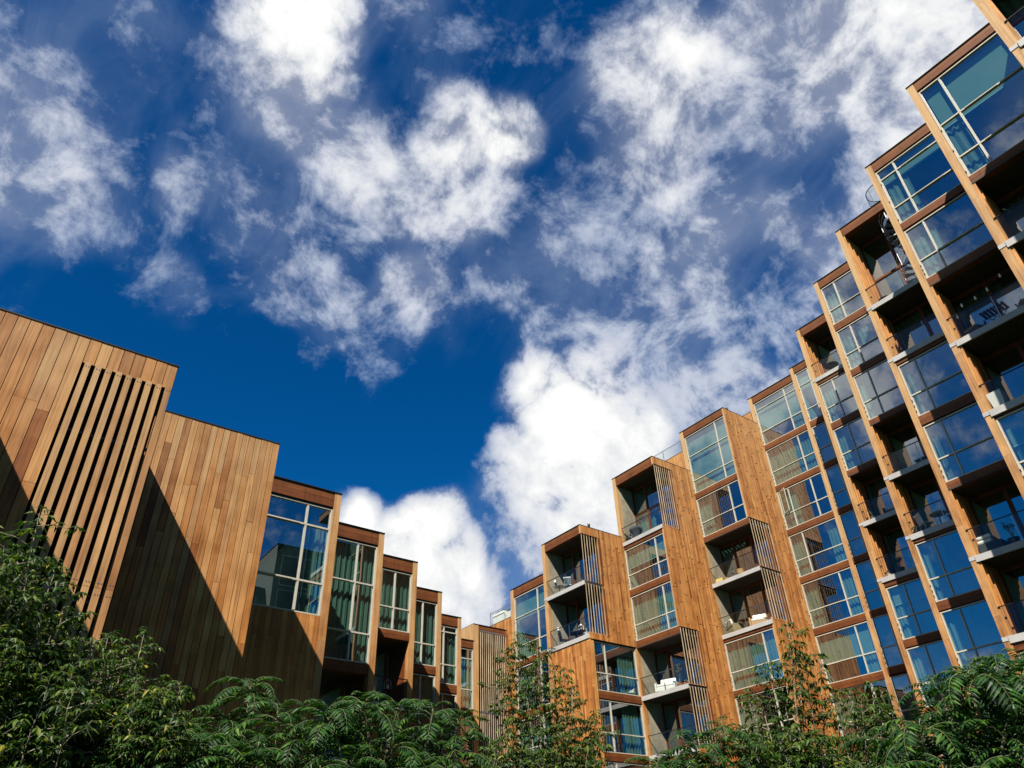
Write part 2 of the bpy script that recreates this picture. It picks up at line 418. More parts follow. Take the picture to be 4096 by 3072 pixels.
FLOORS = [24.82, 21.77, 18.72, 15.66, 12.58, 9.54, 6.49, 3.44, 0.40]
def column(fr, u0, u1, items, own, pw=0.24, mull=(), depth=6.5, rj=0.0, side='wood', left_top=None, right_open=False, ldepth=1.4, roofback=True, piermat=None):
    """one stepped bay. items run downwards: ('beam',z1,z0) ('win',z1,z0,trans,style) ('sp',z1,z0) ('bal',zc,zf) ('panel',z1)"""
    ztop = items[0][1]
    pm = piermat or MT['pier']
    # pier: front post plus the clad outer side of the party wall
    pb = MB()
    z = ztop-0.012
    while z > GZ:
        zb = max(GZ, z-random.uniform(1.8, 4.2)); j = random.uniform(0, 0.003)
        fr.box(pb, u0, u0+pw, -0.28, j, zb+0.004, z, pm); z = zb
    fr.box(pb, u0, u0+0.03, -depth, -0.281, GZ, ztop-0.03, MT['wall'])
    pb.build("pier", own)
    sw = MB(); fr.box(sw, u0+0.031, u0+pw-0.03, -depth, -0.282, GZ, ztop-0.1, MT['room']); sw.build("party_wall", own)
    ro = MB()
    fr.box(ro, u0+0.031, u1, -depth-0.2, -0.30, ztop-0.35, ztop-0.06, MT['roof'])
    ro.build("roof", own)
    tr = MB(); fr.box(tr, u0-0.012, u1+0.004, -0.31, 0.03, ztop-0.012, ztop+0.014, MT['trim'])
    fr.box(tr, u0-0.012, u0+0.06, -depth, -0.312, ztop-0.03, ztop+0.014, MT['trim']); tr.build("coping", own)
    core = MB()
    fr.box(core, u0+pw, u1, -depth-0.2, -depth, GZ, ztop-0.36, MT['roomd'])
    ui0, ui1 = u0+pw, u1
    lastsp = None
    flz = []
    for it in items:
        k = it[0]
        if k == 'beam':
            mb = MB(); hboards(fr, ui0, ui1, it[2], it[1]-0.013, -0.29, -0.012, mb, 2); mb.build("roof_beam", own)
        elif k == 'sp':
            mb = MB(); hboards(fr, ui0, ui1, it[2], it[1], -0.29, -0.02, mb, 2); mb.build("spandrel", own)
            flz.append((it[1]+it[2])/2)
        elif k == 'win':
            window(fr, ui0+0.01, ui1-rj, it[2]+0.004, it[1]-0.05, mull=[m for m in (it[5] if len(it) > 5 else mull)], tran=it[3], style=it[4], own=own)
        elif k == 'bal':
            loggia(fr, u0, u1, it[1], it[2], own, left=side, wallw=pw, right_open=right_open, depth=ldepth, door=(0.42, 0.8) if len(it) < 4 else it[3])
            flz.append(it[2]-0.11)
        elif k == 'panel':
            mb = boards(fr, ui0-0.1, ui1+0.0, it[2], it[1], 0.135, MT['wall'], tilt=0.012, lens=(1.0, 3.0), n0=-0.03)
            fr.box(mb, ui0-0.1, ui1-0.32, -0.2, -0.031, it[2], it[1], MT['core'])
            mb.build("cladding", own)
    for zf in flz:
        off = -0.30
        for it in items:
            if it[0] == 'bal' and (abs(it[2]-0.11-zf) < 0.4 or abs(it[1]-zf) < 0.5): off = -ldepth-0.13
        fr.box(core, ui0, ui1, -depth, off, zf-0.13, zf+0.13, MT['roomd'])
    core.build("floor_slabs", own)

def wfill(zs, style, tr=1.0):
    """regular window floors below: list of (top, sill) pairs -> items"""
    out = []
    for (a, b) in zs:
        out.append(('win', a, b, [b+tr], style() if callable(style) else style)); out.append(('sp', b, b-0.36))
    return out
STY = ['B0.45', 'C1', 'L0.3', 'R0.25', 'L0.25 R0.2', 'B0.3 L0.2', 'C1', '', 'L0.35']
def rs(): return random.choice(STY)
X = lambda k: Fr('X', 3.6*k)
LOW = [(9.18, 6.5), (6.14, 3.45), (3.09, 0.41)]

# ---- right wing, front columns (each further one stands 3.6 m back)
column(X(5), -0.55, 3.3, [('beam', 22.95, 22.5), ('bal', 22.5, 18.66), ('sp', 18.4, 18.05), ('win', 18.0, 15.7, [16.7], ''), ('sp', 15.7, 15.3), ('bal', 15.3, 12.6), ('sp', 12.4, 12.0)]+wfill([(12.0, 9.55)]+LOW, rs), RW, mull=[0.6])
column(X(6), -3.69, -0.55, [('beam', 24.02, 23.57), ('win', 23.55, 18.83, [21.5, 19.8], 'B0.42 L0.2', [-2.71]), ('sp', 18.83, 18.48), ('bal', 18.48, 15.83), ('bal', 15.6, 12.75), ('sp', 12.55, 12.2), ('win', 12.2, 9.9, [10.9], 'C1')]+[('sp', 9.9, 9.5)]+wfill(LOW, rs), RW, mull=[-2.75])
column(X(7), -7.06, -3.69, [('beam', 25.63, 25.13), ('win', 25.12, 21.9, [24.53, 22.81], 'L0.3 B0.22', [-6.05]), ('sp', 21.9, 21.55), ('win', 21.52, 18.9, [19.82], 'L0.3'), ('sp', 18.9, 18.5), ('bal', 18.5, 15.86), ('bal', 15.64, 12.92), ('sp', 12.74, 12.66), ('win', 12.66, 9.95, [10.95], 'B0.35 L0.25', [-5.6]), ('sp', 9.95, 9.55)]+wfill(LOW, rs), RW, mull=[-6.05])
column(X(8), -10.53, -7.06, [('beam', 26.90, 26.4), ('bal', 26.4, 21.83), ('bal', 21.6, 18.87), ('sp', 18.72, 18.48), ('win', 18.48, 15.86, [16.88], 'L0.25'), ('sp', 15.86, 15.44), ('win', 15.42, 12.84, [13.84], 'L0.28'), ('sp', 12.84, 12.5), ('bal', 12.5, 9.85), ('bal', 9.62, 6.98), ('sp', 6.85, 6.5)]+wfill([(6.48, 3.45), (3.09, 0.41)], rs), RW, mull=[-9.58])
column(X(9), -14.0, -10.53, [('beam', 28.0, 27.48), ('win', 27.46, 24.84, [25.78], 'L0.25'), ('sp', 24.84, 24.43), ('win', 24.42, 21.84, [22.8], 'L0.2 M0.5'), ('sp', 21.84, 21.46), ('win', 21.46, 18.8, [19.8], 'L0.3'), ('sp', 18.8, 18.48), ('bal', 18.48, 15.74), ('bal', 15.5, 12.8), ('sp', 12.66, 12.44), ('win', 12.44, 9.83, [10.78], 'L0.3'), ('sp', 9.83, 9.46), ('win', 9.46, 6.8, [7.78], 'L0.3'), ('sp', 6.8, 6.4)]+wfill([(6.4, 3.45), (3.09, 0.41)], rs), RW, mull=[-12.98])
column(X(10), -17.6, -14.0, [('beam', 28.70, 28.12), ('bal', 28.12, 24.87), ('sp', 24.7, 24.45), ('win', 24.44, 21.79, [22.78], 'C1'), ('sp', 21.79, 21.39), ('win', 21.38, 18.74, [19.75], 'L0.3'), ('sp', 18.74, 18.38), ('bal', 18.38, 15.71), ('bal', 15.46, 12.72), ('sp', 12.56, 12.28), ('win', 12.27, 9.72, [10.71], 'L0.35 B0.3'), ('sp', 9.72, 9.37), ('win', 9.36, 6.75, [7.72], 'L0.4'), ('sp', 6.75, 6.4)]+wfill([(6.4, 3.45), (3.09, 0.41)], rs), RW, mull=[-16.47])
column(X(11), -20.62, -17.6, [('beam', 29.13, 28.61), ('win', 28.6, 24.79, [27.53, 25.7], 'B0.3', [-19.46]), ('sp', 24.79, 24.39)]+[x for (a, b, st) in ((24.38, 21.73, ''), (21.36, 18.66, 'B0.35'), (18.31, 15.64, ''), (15.26, 12.57, 'B0.4'), (12.25, 9.6, 'B0.5')) for x in (('win', a, b, [b+1.0], st, [-19.46]), ('sp', b, b-0.35))]+wfill(LOW, rs), RW, mull=[-19.46])
HH = []
for (a, b, st, ml) in ((24.4, 21.72, 'C1', [-21.48]), (21.33, 18.67, 'L0.35', [-23.14, -21.48]), (18.29, 15.62, 'L0.2 R0.25', [-23.0]), (15.24, 12.56, 'L0.22 R0.3', [-21.45]), (12.18, 9.52, 'B0.55 R0.3', [-21.45])):
    HH += [('win', a, b, [b+1.0], st, ml), ('sp', b, b-0.38)]
column(X(11), -24.23, -20.63, [('beam', 28.68, 28.17), ('win', 28.15, 24.78, [27.53, 25.78], 'B0.62 R0.3', [-21.5]), ('sp', 24.78, 24.4)]+HH+wfill(LOW, rs), RW, mull=[-21.48], pw=0.28)

# ---- right wing, three towers whose side walls face the light, and the low bay beside them
column(X(10), -27.86, -24.0, [('beam', 26.55, 26.05), ('win', 26.03, 21.74, [24.46, 22.66], 'B0.97', [-24.95]), ('sp', 21.74, 21.35), ('win', 21.34, 18.68, [19.63], 'L0.25', [-24.95]), ('sp', 18.68, 18.3), ('bal', 18.3, 15.6, (0.3, 0.68)), ('bal', 15.38, 12.55, (0.3, 0.68)), ('sp', 12.38, 12.17), ('win', 12.16, 9.5, [10.46], 'C0.6 L0.45', [-24.9]), ('sp', 9.5, 9.16)]+wfill(LOW, 'L0.3'), RW, mull=[-24.95], side='conc', right_open=True, rj=0.11, pw=0.30)
column(X(9), -31.34, -27.58, [('beam', 23.45, 22.83), ('bal', 22.83, 18.72, (0.35, 0.72)), ('sp', 18.52, 18.28), ('win', 18.27, 15.67, [16.57], 'B0.42', [-28.45]), ('sp', 15.67, 15.28), ('win', 15.27, 12.6, [13.51], 'C1', [-28.4]), ('sp', 12.6, 12.17), ('bal', 12.17, 9.5, (0.3, 0.7)), ('bal', 9.27, 6.47, (0.3, 0.7)), ('sp', 6.3, 6.0)]+wfill([(6.0, 3.45), (3.09, 0.41)], rs), RW, mull=[-28.4], side='conc', right_open=True, rj=0.11, pw=0.30)
column(X(8), -34.85, -31.07, [('beam', 19.16, 18.59), ('bal', 18.59, 15.6, (0.3, 0.65)), ('bal', 15.36, 12.5, (0.3, 0.65)), ('panel', 12.28, GZ)], RW, side='conc', right_open=True, rj=0.11, pw=0.30)
column(X(8), -38.36, -34.86, [('beam', 17.25, 16.7), ('win', 16.68, 12.54, [15.26, 13.45], 'B0.33', [-35.65]), ('sp', 12.54, 12.22)]+[x for (a, b, st) in ((12.2, 9.55, 'L0.4'), (9.18, 6.5, 'C1'), (6.14, 3.45, 'L0.4'), (3.09, 0.41, '')) for x in (('win', a, b, [b+1.0], st, [-35.65]), ('sp', b, b-0.36))], RW, rj=0.01, pw=0.30)

def side_wall(y, x0, x1, ztop, opens, zbot, own, wins=()):
    """board-clad tower flank facing -Y with slatted openings; opens: (z1,z0,x1)"""
    fr = Fr('Y', y)
    holes = [(x0-0.1, o[2], o[1], o[0]) for o in opens]
    mb = boards(fr, x0+0.003, x1-0.004, zbot, ztop-0.012, 0.125, MT['wall'], holes=holes, tilt=0.020, lens=(1.3, 4.6), jit=0.007, gap=0.005)
    mb.build("cladding", own)
    c = MB()
    zs = [ztop-0.05]
    for o in sorted(opens, reverse=True):
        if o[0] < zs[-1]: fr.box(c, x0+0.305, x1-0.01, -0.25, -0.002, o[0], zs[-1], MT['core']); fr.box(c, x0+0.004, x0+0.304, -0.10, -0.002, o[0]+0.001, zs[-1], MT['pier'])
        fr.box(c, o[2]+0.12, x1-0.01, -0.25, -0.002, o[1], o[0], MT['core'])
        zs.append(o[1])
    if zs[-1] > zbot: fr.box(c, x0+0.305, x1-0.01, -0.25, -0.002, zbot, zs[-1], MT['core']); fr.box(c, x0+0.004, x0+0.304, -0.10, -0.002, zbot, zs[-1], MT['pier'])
    c.build("wall_core", own)
    t = MB(); fr.box(t, x0-0.02, x1, -0.27, 0.035, ztop-0.012, ztop+0.014, MT['trim']); t.build("coping", own)
    for o in opens:
        sm = MB(); n = o[3]; a = x0+0.06; b = o[2]-0.06
        for i in range(n):
            u = a+(b-a)*i/(n-1)
            fr.box(sm, u-0.012, u+0.012, 0.0, 0.035, o[1]-0.12, o[0]+0.02, MT['slatg'])
            for z in (o[1]-0.10, o[0]-0.02): fr.box(sm, u-0.016, u+0.016, -0.012, 0.04, z-0.03, z+0.03, MT['metal'])
        fr.box(sm, b+0.05, b+0.17, -0.25, 0.03, o[1], o[0], MT['horiz'])
        s = sm.build("slatted_screen", own)
        r = MB(); fr.box(r, x0+0.02, b+0.05, -0.16, -0.13, o[1]+1.0, o[1]+1.03, MT['metal'])
        r.build("side_rail", s)
        g = MB(); fr.quad(g, [(x0+0.02, -0.145, o[1]), (b+0.05, -0.145, o[1]), (b+0.05, -0.145, o[1]+1.0), (x0+0.02, -0.145, o[1]+1.0)], MT['rail']); g.build("glass_panel", s)
side_wall(31.07, 28.8, 32.39, 19.16, [(18.59, 15.62, 30.2, 7), (15.60, 12.62, 30.2, 7)], 12.24, RW)
side_wall(27.58, 32.4, 35.99, 23.45, [(22.9, 18.75, 34.05, 9), (12.55, 9.53, 33.85, 7), (9.50, 6.5, 33.85, 7)], GZ, RW)
side_wall(24.0, 36.0, 39.59, 26.55, [(18.68, 15.66, 37.9, 8), (15.63, 12.68, 37.9, 8)], GZ, RW)
# glazed flank under the first tower
fe = Fr('Y', 31.07)
for (a, b, st, ml) in ((12.22, 9.53, 'R0.4 B0.12', [29.93]), (9.13, 6.49, 'R0.4', [29.95]), (6.1, 3.44, 'C1', [29.95]), (3.05, 0.4, 'L0.3', [29.95])):
    window(fe, 29.08, 32.34, b, a-0.05, ml, [b+0.95], st, RW)
    mb = MB(); hboards(fe, 29.08, 32.38, b-0.40, b-0.003, -0.25, -0.02, mb, 2); mb.build("spandrel", RW)
pb = MB(); fe.box(pb, 28.806, 29.07, -0.3, 0.0, GZ, 12.22, MT['wall']); fe.box(pb, 32.34, 32.392, -0.3, 0.0, GZ, 12.22, MT['pier']); pb.build("pier", RW)

# one casement of the farthest bay stands open
sash = MB(); th = 0.45; hy, hx = 23.80, 39.645
def sp_(a, z, t=0.0): return (hx-a*sin(th)+t*cos(th), hy-a*cos(th)-t*sin(th), z)
for (a0, a1, z0, z1) in ((0, 0.05, 19.72, 21.25), (0.60, 0.65, 19.72, 21.25), (0.05, 0.60, 19.72, 19.77), (0.05, 0.60, 21.2, 21.25)):
    sash.hexa([sp_(a0, z0), sp_(a1, z0), sp_(a1, z0, 0.04), sp_(a0, z0, 0.04), sp_(a0, z1), sp_(a1, z1), sp_(a1, z1, 0.04), sp_(a0, z1, 0.04)], MT['frame'])
sash = sash.build("open_casement", RW)
g = MB(); g.face([sp_(0.05, 19.77, 0.02), sp_(0.60, 19.77, 0.02), sp_(0.60, 21.2, 0.02), sp_(0.05, 21.2, 0.02)], MT['glass']); g.build("pane", sash)
# blocks seen behind the towers' roofs, with their terrace railings
def back_block(fr, u0, u1, zt, own, zb, rail=True, depth=5.0, posts=2):
    mb = boards(fr, u0, u1, zb, zt-0.012, 0.14, MT['wall'], tilt=0.012, lens=(1.0, 3.0))
    fr.box(mb, u0, u1, -depth, -0.002, zb, zt-0.02, MT['core'])
    mb.build("cladding", own)
    t = MB(); fr.box(t, u0-0.01, u1, -depth, 0.035, zt-0.012, zt+0.014, MT['trim']); t.build("coping", own)
    if rail:
        r = MB(); h = 0.83
        fr.box(r, u0-0.02, u1, -0.03, 0.0, zt+h, zt+h+0.025, MT['steel'])
        for i in range(posts+1):
            u = u0+0.02+(u1-u0-0.04)*i/posts; fr.box(r, u-0.015, u+0.015, -0.03, 0.0, zt+0.014, zt+h, MT['steel'])
        o = r.build("railing", own)
        g = MB(); fr.quad(g, [(u0, -0.012, zt+0.02), (u1, -0.012, zt+0.02), (u1, -0.012, zt+h), (u0, -0.012, zt+h)], MT['rail']); g.build("glass_panel", o)
back_block(X(10), -31.3, -27.87, 25.09, RW, 12)
back_block(X(11), -27.8, -24.26, 27.66, RW, 14, rail=False)
back_block(X(8), -40.74, -38.37, 15.5, RW, GZ, posts=1)

# roof outlets
def vent(x, y, z, own):
    v = MB(); v.lathe((x, y, z-0.1), [(0.045, 0), (0.045, 0.22), (0.075, 0.24), (0.085, 0.42), (0.07, 0.5), (0.02, 0.52)], MT['metal'], 12)
    v.build("roof_vent", own, smooth=False)
vent(29.85, 31.35, 19.2, RW); vent(36.9, 24.3, 26.6, RW)

# ------------------------------------------------------------------ the courtyard's opposite wing, behind the photographer, seen mirrored in the big window
OW = thing("apartment_building", "cedar wing across the courtyard, mirrored in the left building's large window", "building", (22, -26, GZ))
for (x0, x1, y1, zt) in ((10.5, 15.5, -22.0, 20.5), (15.5, 20.5, -20.2, 23.5), (20.5, 27.5, -18.4, 27.0), (27.5, 36.0, -18.4, 30.0)):
    w_ = MB(); w_.box(x0, x1, y1-9, y1, GZ, zt, MT['oppo']); w_.build("wall", OW)
    t = MB(); t.box(x0-0.05, x1+0.05, y1-9.05, y1+0.05, zt, zt+0.04, MT['trim']); t.build("coping", OW)
    z = zt-3.6
    while z > 1:
        f = MB()
        f.box(x0+0.5, x1-0.5, y1+0.001, y1+0.05, z, z+2.7, MT['frame']); f = f.build("window", OW)
        g = MB(); n_ = 3; ww = (x1-x0-1.16)/n_
        for i in range(n_): g.box(x0+0.58+i*ww, x0+0.58+(i+1)*ww-0.08, y1+0.051, y1+0.056, z+0.08, z+2.62, MT['roomd'])
        g.build("pane", f); z -= 3.05
# ------------------------------------------------------------------ left building
LY = [3.96*3.6, 4.94*3.6, 5.92*3.6, 6.9*3.6, 7.88*3.6, 8.86*3.6, 9.84*3.6, 10.82*3.6]
def lwall(y, x0, x1, ztop, holes=(), own=LW, bw=0.19):
    fr = Fr('Y', y)
    mb = boards(fr, x0, x1, GZ, ztop-0.014, bw, MT['left'], holes=holes, lens=(2.4, 5.5), jit=0.006, tilt=0.0, gap=0.013)
    mb.build("cladding", own)
    c = MB(); 
    hz = holes[0] if holes else None
    if hz:
        fr.box(c, x0, hz[0], -8, -0.001, GZ, ztop-0.05, MT['core']); fr.box(c, hz[0], x1, -8, -0.001, hz[3], ztop-0.05, MT['core'])
        fr.box(c, hz[0], x1-0.1, -8, -0.5, GZ, hz[3], MT['core'])
    else: fr.box(c, x0, x1-0.005, -8, -0.001, GZ, ztop-0.05, MT['core'])
    c.build("wall_core", own)
    t = MB(); fr.box(t, x0, x1+0.012, -8, 0.04, ztop-0.014, ztop+0.012, MT['trim']); t.build("coping", own)
    # return of the corner
    r = boards(Fr('Y', y), x1-0.004, x1+0.001, GZ, ztop-0.014, 0.3, MT['left'])
    return fr
lwall(2.98*3.6, -6.0, -1.62, 8.6)
f1 = lwall(LY[0], -1.62, 2.01, 9.67, [(0.27, 2.2, GZ, 9.06)], bw=0.213)
sm = MB()
for i in range(9):
    u = 0.40+i*(1.93-0.40)/8
    z = 9.07
    for zb in (4.74, GZ):
        f1.box(sm, u-0.055, u+0.055, -0.10, 0.075, zb+0.006, z, MT['slat']); z = zb
for i in range(9):
    u = 0.40+i*(1.93-0.40)/8
    for z in (8.98, 4.83, 4.63):
        for du in (-0.025, 0.025): f1.box(sm, u+du-0.007, u+du+0.007, 0.0751, 0.083, z-0.009, z+0.009, MT['steel'])
for z in (1.5, 4.5, 7.6): f1.box(sm, 0.3, 1.95, -0.12, -0.085, z, z+0.06, MT['metal'])
sm.build("slatted_screen", LW)
lwall(LY[1], 2.01, 5.54, 10.66, bw=0.168)

def lblock(y, x0, x1, ztop, items, mull, pw=0.235, own=LW):
    fr = Fr('Y', y); D = 7.0
    pb = MB(); z = ztop-0.013
    while z > GZ:
        zb = max(GZ, z-random.uniform(1.6, 4)); fr.box(pb, x1-pw, x1, -0.3, random.uniform(0, 0.003), zb+0.004, z, MT['left']); z = zb
    fr.box(pb, x1-0.03, x1-0.001, -D, -0.301, GZ, ztop-0.03, MT['wall'])
    pb.build("pier", own)
    sw = MB(); fr.box(sw, x1-pw+0.02, x1-0.031, -D, -0.302, GZ, ztop-0.1, MT['room']); sw.build("party_wall", own)
    ro = MB(); fr.box(ro, x0-1.0, x1-0.032, -D-0.2, -0.31, ztop-0.35, ztop-0.06, MT['roof']); ro.build("roof", own)
    tr = MB(); fr.box(tr, x0-0.2, x1+0.012, -0.32, 0.03, ztop-0.013, ztop+0.013, MT['trim']); fr.box(tr, x1-0.07, x1+0.012, -D, -0.321, ztop-0.03, ztop+0.013, MT['trim']); tr.build("coping", own)
    core = MB(); fr.box(core, x0-1.0, x1-pw, -D-0.2, -D, GZ, ztop-0.36, MT['roomd'])
    ui0, ui1 = x0-0.1, x1-pw
    for it in items:
        if it[0] == 'beam':
            mb = MB(); hboards(fr, ui0, ui1, it[2], it[1]-0.014, -0.29, -0.012, mb, 2); mb.build("roof_beam", own)
        elif it[0] == 'sp':
            mb = MB(); hboards(fr, ui0, ui1, it[2], it[1], -0.29, -0.02, mb, 2); mb.build("spandrel", own)
            fr.box(core, ui0, ui1, -D, -0.30, (it[1]+it[2])/2-0.12, (it[1]+it[2])/2+0.12, MT['roomd'])
        elif it[0] == 'win':
            window(fr, ui0, ui1-0.005, it[2]+0.004, it[1]-0.05, mull, it[3], it[4], own)
        elif it[0] == 'panel':
            mb = boards(fr, ui0, ui1, GZ, it[1], 0.165, MT['wall'], lens=(2, 4), n0=-0.045); fr.box(mb, ui0, ui1, -0.3, -0.046, GZ, it[1], MT['core']); mb.build("cladding", own)
            fr.box(core, ui0, ui1, -D, -0.31, it[1]-0.3, it[1]-0.02, MT['roomd'])
        elif it[0] == 'bal':
            zc, zf = it[1], it[2]; dp = 1.8
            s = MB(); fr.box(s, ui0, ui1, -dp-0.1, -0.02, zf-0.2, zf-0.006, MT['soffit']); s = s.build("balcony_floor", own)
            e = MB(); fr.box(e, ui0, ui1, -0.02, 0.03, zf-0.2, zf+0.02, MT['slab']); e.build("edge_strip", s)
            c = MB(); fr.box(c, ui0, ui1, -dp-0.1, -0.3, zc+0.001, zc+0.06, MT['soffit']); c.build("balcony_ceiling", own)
            d = MB(); us = [ui0+0.1, (ui0+ui1)/2, ui1-0.1]
            for u in us: fr.box(d, u-0.06, u+0.06, -dp-0.1, -dp, zf, zc, MT['doorw'])
            d = d.build("balcony_door", own)
            g = MB(); fr.quad(g, [(ui0, -dp-0.05, zf), (ui1, -dp-0.05, zf), (ui1, -dp-0.05, zc), (ui0, -dp-0.05, zc)], MT['glass']); g.build("pane", d)
            iw = MB(); fr.box(iw, ui1+0.0, ui1+0.03, -dp, -0.302, zf, zc, MT['horiz']); iw.build("loggia_wall", own)
            railing(fr, ui0, ui1, zf, own)
    core.build("floor_slabs", own)
lblock(LY[2], 5.54, 9.01, 11.6, [('beam', 11.6, 11.06), ('win', 11.05, 7.43, [10.27, 8.43], 'R0.16'), ('panel', 7.42)], [7.93])
lblock(LY[3], 9.01, 12.49, 12.33, [('beam', 12.33, 11.79), ('win', 11.78, 7.28, [10.16, 8.32], 'C1'), ('sp', 7.28, 6.92), ('bal', 6.92, 4.2), ('panel', 4.0)], [11.44])
lblock(LY[4], 12.49, 16.04, 13.09, [('beam', 13.09, 12.53), ('win', 12.52, 9.84, [10.82], 'R0.5'), ('sp', 9.84, 9.5), ('bal', 9.5, 6.9), ('panel', 6.7)], [14.98])
lblock(LY[5], 16.04, 19.54, 13.42, [('beam', 13.42, 12.84), ('win', 12.83, 9.68, [10.7], 'R0.3'), ('sp', 9.68, 9.3), ('win', 9.29, 6.5, [7.5], 'R0.3'), ('sp', 6.5, 6.1), ('win', 6.1, 3.4, [4.4], ''), ('sp', 3.4, 3.0)], [18.49])
lblock(LY[6], 19.54, 23.03, 13.66, [('beam', 13.66, 13.1), ('win', 13.09, 9.95, [12.72, 10.96], 'R0.3'), ('sp', 9.95, 9.53), ('win', 9.52, 6.5, [7.5], 'C1'), ('sp', 6.5, 6.1), ('win', 6.1, 3.4, [4.4], 'C1'), ('sp', 3.4, 3.0)], [21.93])
lblock(LY[7], 23.03, 26.27, 13.73, [('beam', 13.73, 13.25), ('win', 13.24, 9.73, [12.6, 10.8], 'C1'), ('sp', 9.73, 9.36), ('win', 9.35, 6.5, [7.5], 'C1'), ('sp', 6.5, 6.1), ('win', 6.1, 3.4, [4.4], 'C1'), ('sp', 3.4, 3.0)], [24.6], pw=0.03)
# slatted bay in the courtyard corner
fs = Fr('Y', LY[7])
pb = MB(); fs.box(pb, 26.25, 26.62, -0.3, 0.01, GZ, 14.78, MT['left'])
pb.build("pier", LW)
sb = boards(Fr('X', 26.25), -46.0, -LY[7], 12.6, 14.78, 0.15, MT['left'], lens=(3, 4)); sb.build("cladding", LW)
mb = MB(); hboards(fs, 26.62, 28.79, 14.34, 14.78, -0.29, -0.012, mb, 2); mb.build("roof_beam", LW)
c = MB(); fs.box(c, 26.28, 28.78, -7, -0.6, GZ, 14.74, MT['core']); fs.box(c, 26.62, 28.78, -0.6, -0.30, 14.3, 14.74, MT['core']); c.build("wall_core", LW)
t = MB(); fs.box(t, 26.23, 28.79, -7, 0.03, 14.78, 14.81, MT['trim']); t.build("coping", LW)
sm = MB()
for i in range(14):
    u = 26.74+i*(28.70-26.74)/13; z = 14.36
    for zb in (9.62, 4.9, GZ):
        fs.box(sm, u-0.018, u+0.018, 0.015, 0.05, zb+0.006, z, MT['slatg']); z = zb
    for z in (14.40, 9.62): fs.box(sm, u-0.035, u+0.035, 0.0, 0.065, z-0.04, z+0.05, MT['steel'])
for z in (4.9, 9.6, 12.0): fs.box(sm, 26.65, 28.75, -0.12, -0.062, z-0.03, z+0.03, MT['metal'])
sm.build("slatted_screen", LW)

# ------------------------------------------------------------------ things standing on the balconies and terraces
def rbox(mb, c, sx, sy, sz, ang, m, lean=0.0):
    """box of half sizes around c, turned by ang about z; c is the bottom centre; lean shifts the top along local x"""
    ca, sa = cos(ang), sin(ang); p = []
    for z, l in ((0, 0), (sz, lean)):
        for dx, dy in ((-sx, -sy), (sx, -sy), (sx, sy), (-sx, sy)):
            x = dx+l; p.append((c[0]+x*ca-dy*sa, c[1]+x*sa+dy*ca, c[2]+z))
    mb.hexa(p, m)
def loc2(c, ang, x, y, z): return (c[0]+x*cos(ang)-y*sin(ang), c[1]+x*sin(ang)+y*cos(ang), c[2]+z)

def leafblade(mb, p, d, up, ln, wd, m, droop=0.25):
    d = Vector(d).normalized(); s = d.cross(Vector(up))
    if s.length < 1e-3: s = d.cross(Vector((1, 0, 0)))
    s.normalize(); n = s.cross(d)
    p = Vector(p); mid = p+d*ln*0.42+n*ln*0.05; tip = p+d*ln-n*ln*droop
    a = mid+s*wd*0.5-n*wd*0.18; b = mid-s*wd*0.5-n*wd*0.18
    k = len(mb.v); mb.v += [tuple(p), tuple(a), tuple(mid), tuple(b), tuple(tip)]
    i = mb.mid(m)
    mb.f += [(k, k+1, k+2), (k, k+2, k+3), (k+1, k+4, k+2), (k+2, k+4, k+3)]; mb.mi += [i]*4

def pot_plant(c, h, pr, label, potm='terra', spread=0.3, n=60, ln=0.12, flowers=None, group=None, name="potted_plant", stemmed=False):
    t = thing(name, label, "plant", c, group)
    p = MB(); ph = pr*1.5
    p.lathe(c, [(pr*0.72, 0), (pr*0.95, ph*0.85), (pr*1.05, ph*0.86), (pr*1.05, ph), (pr*0.9, ph)], MT[potm], 16)
    p.lathe((c[0], c[1], c[2]+ph*0.9), [(pr*0.9, 0), (pr*0.85, 0.02)], MT['soil'], 12); p.build("pot", t)
    st = MB(); lf = MB(); base = Vector((c[0], c[1], c[2]+ph*0.9))
    tips = []
    for i in range(7):
        a = random.uniform(0, 2*pi); r = spread*random.uniform(0.2, 0.9)
        tip = base+Vector((r*cos(a), r*sin(a), (h-ph)*random.uniform(0.6, 1)))
        mid = base.lerp(tip, 0.5)+Vector((0, 0, 0.08))
        if stemmed: mid = base+Vector((0, 0, (h-ph)*0.5))
        st.tube([base, mid, tip], [0.014, 0.01, 0.004], MT['bark'], 5); tips.append((mid, tip))
    st.build("stem", t)
    for i in range(n):
        m_, tp = random.choice(tips); q = m_.lerp(tp, random.uniform(0.1, 1))
        d = Vector((random.gauss(0, 1), random.gauss(0, 1), random.uniform(-0.3, 0.7)))
        leafblade(lf, q, d, (0, 0, 1), ln*random.uniform(0.7, 1.3), ln*0.45, MT['lpot'])
    lf.build("foliage", t)
    if flowers:
        f = MB()
        for i in range(16):
            m_, tp = random.choice(tips); q = m_.lerp(tp, random.uniform(0.6, 1.05))
            for j in range(5):
                a = j*2*pi/5; leafblade(f, q, (cos(a), sin(a), 0.3), (0, 0, 1), 0.05, 0.04, MT[flowers])
        f.build("blossom", t)
    return t
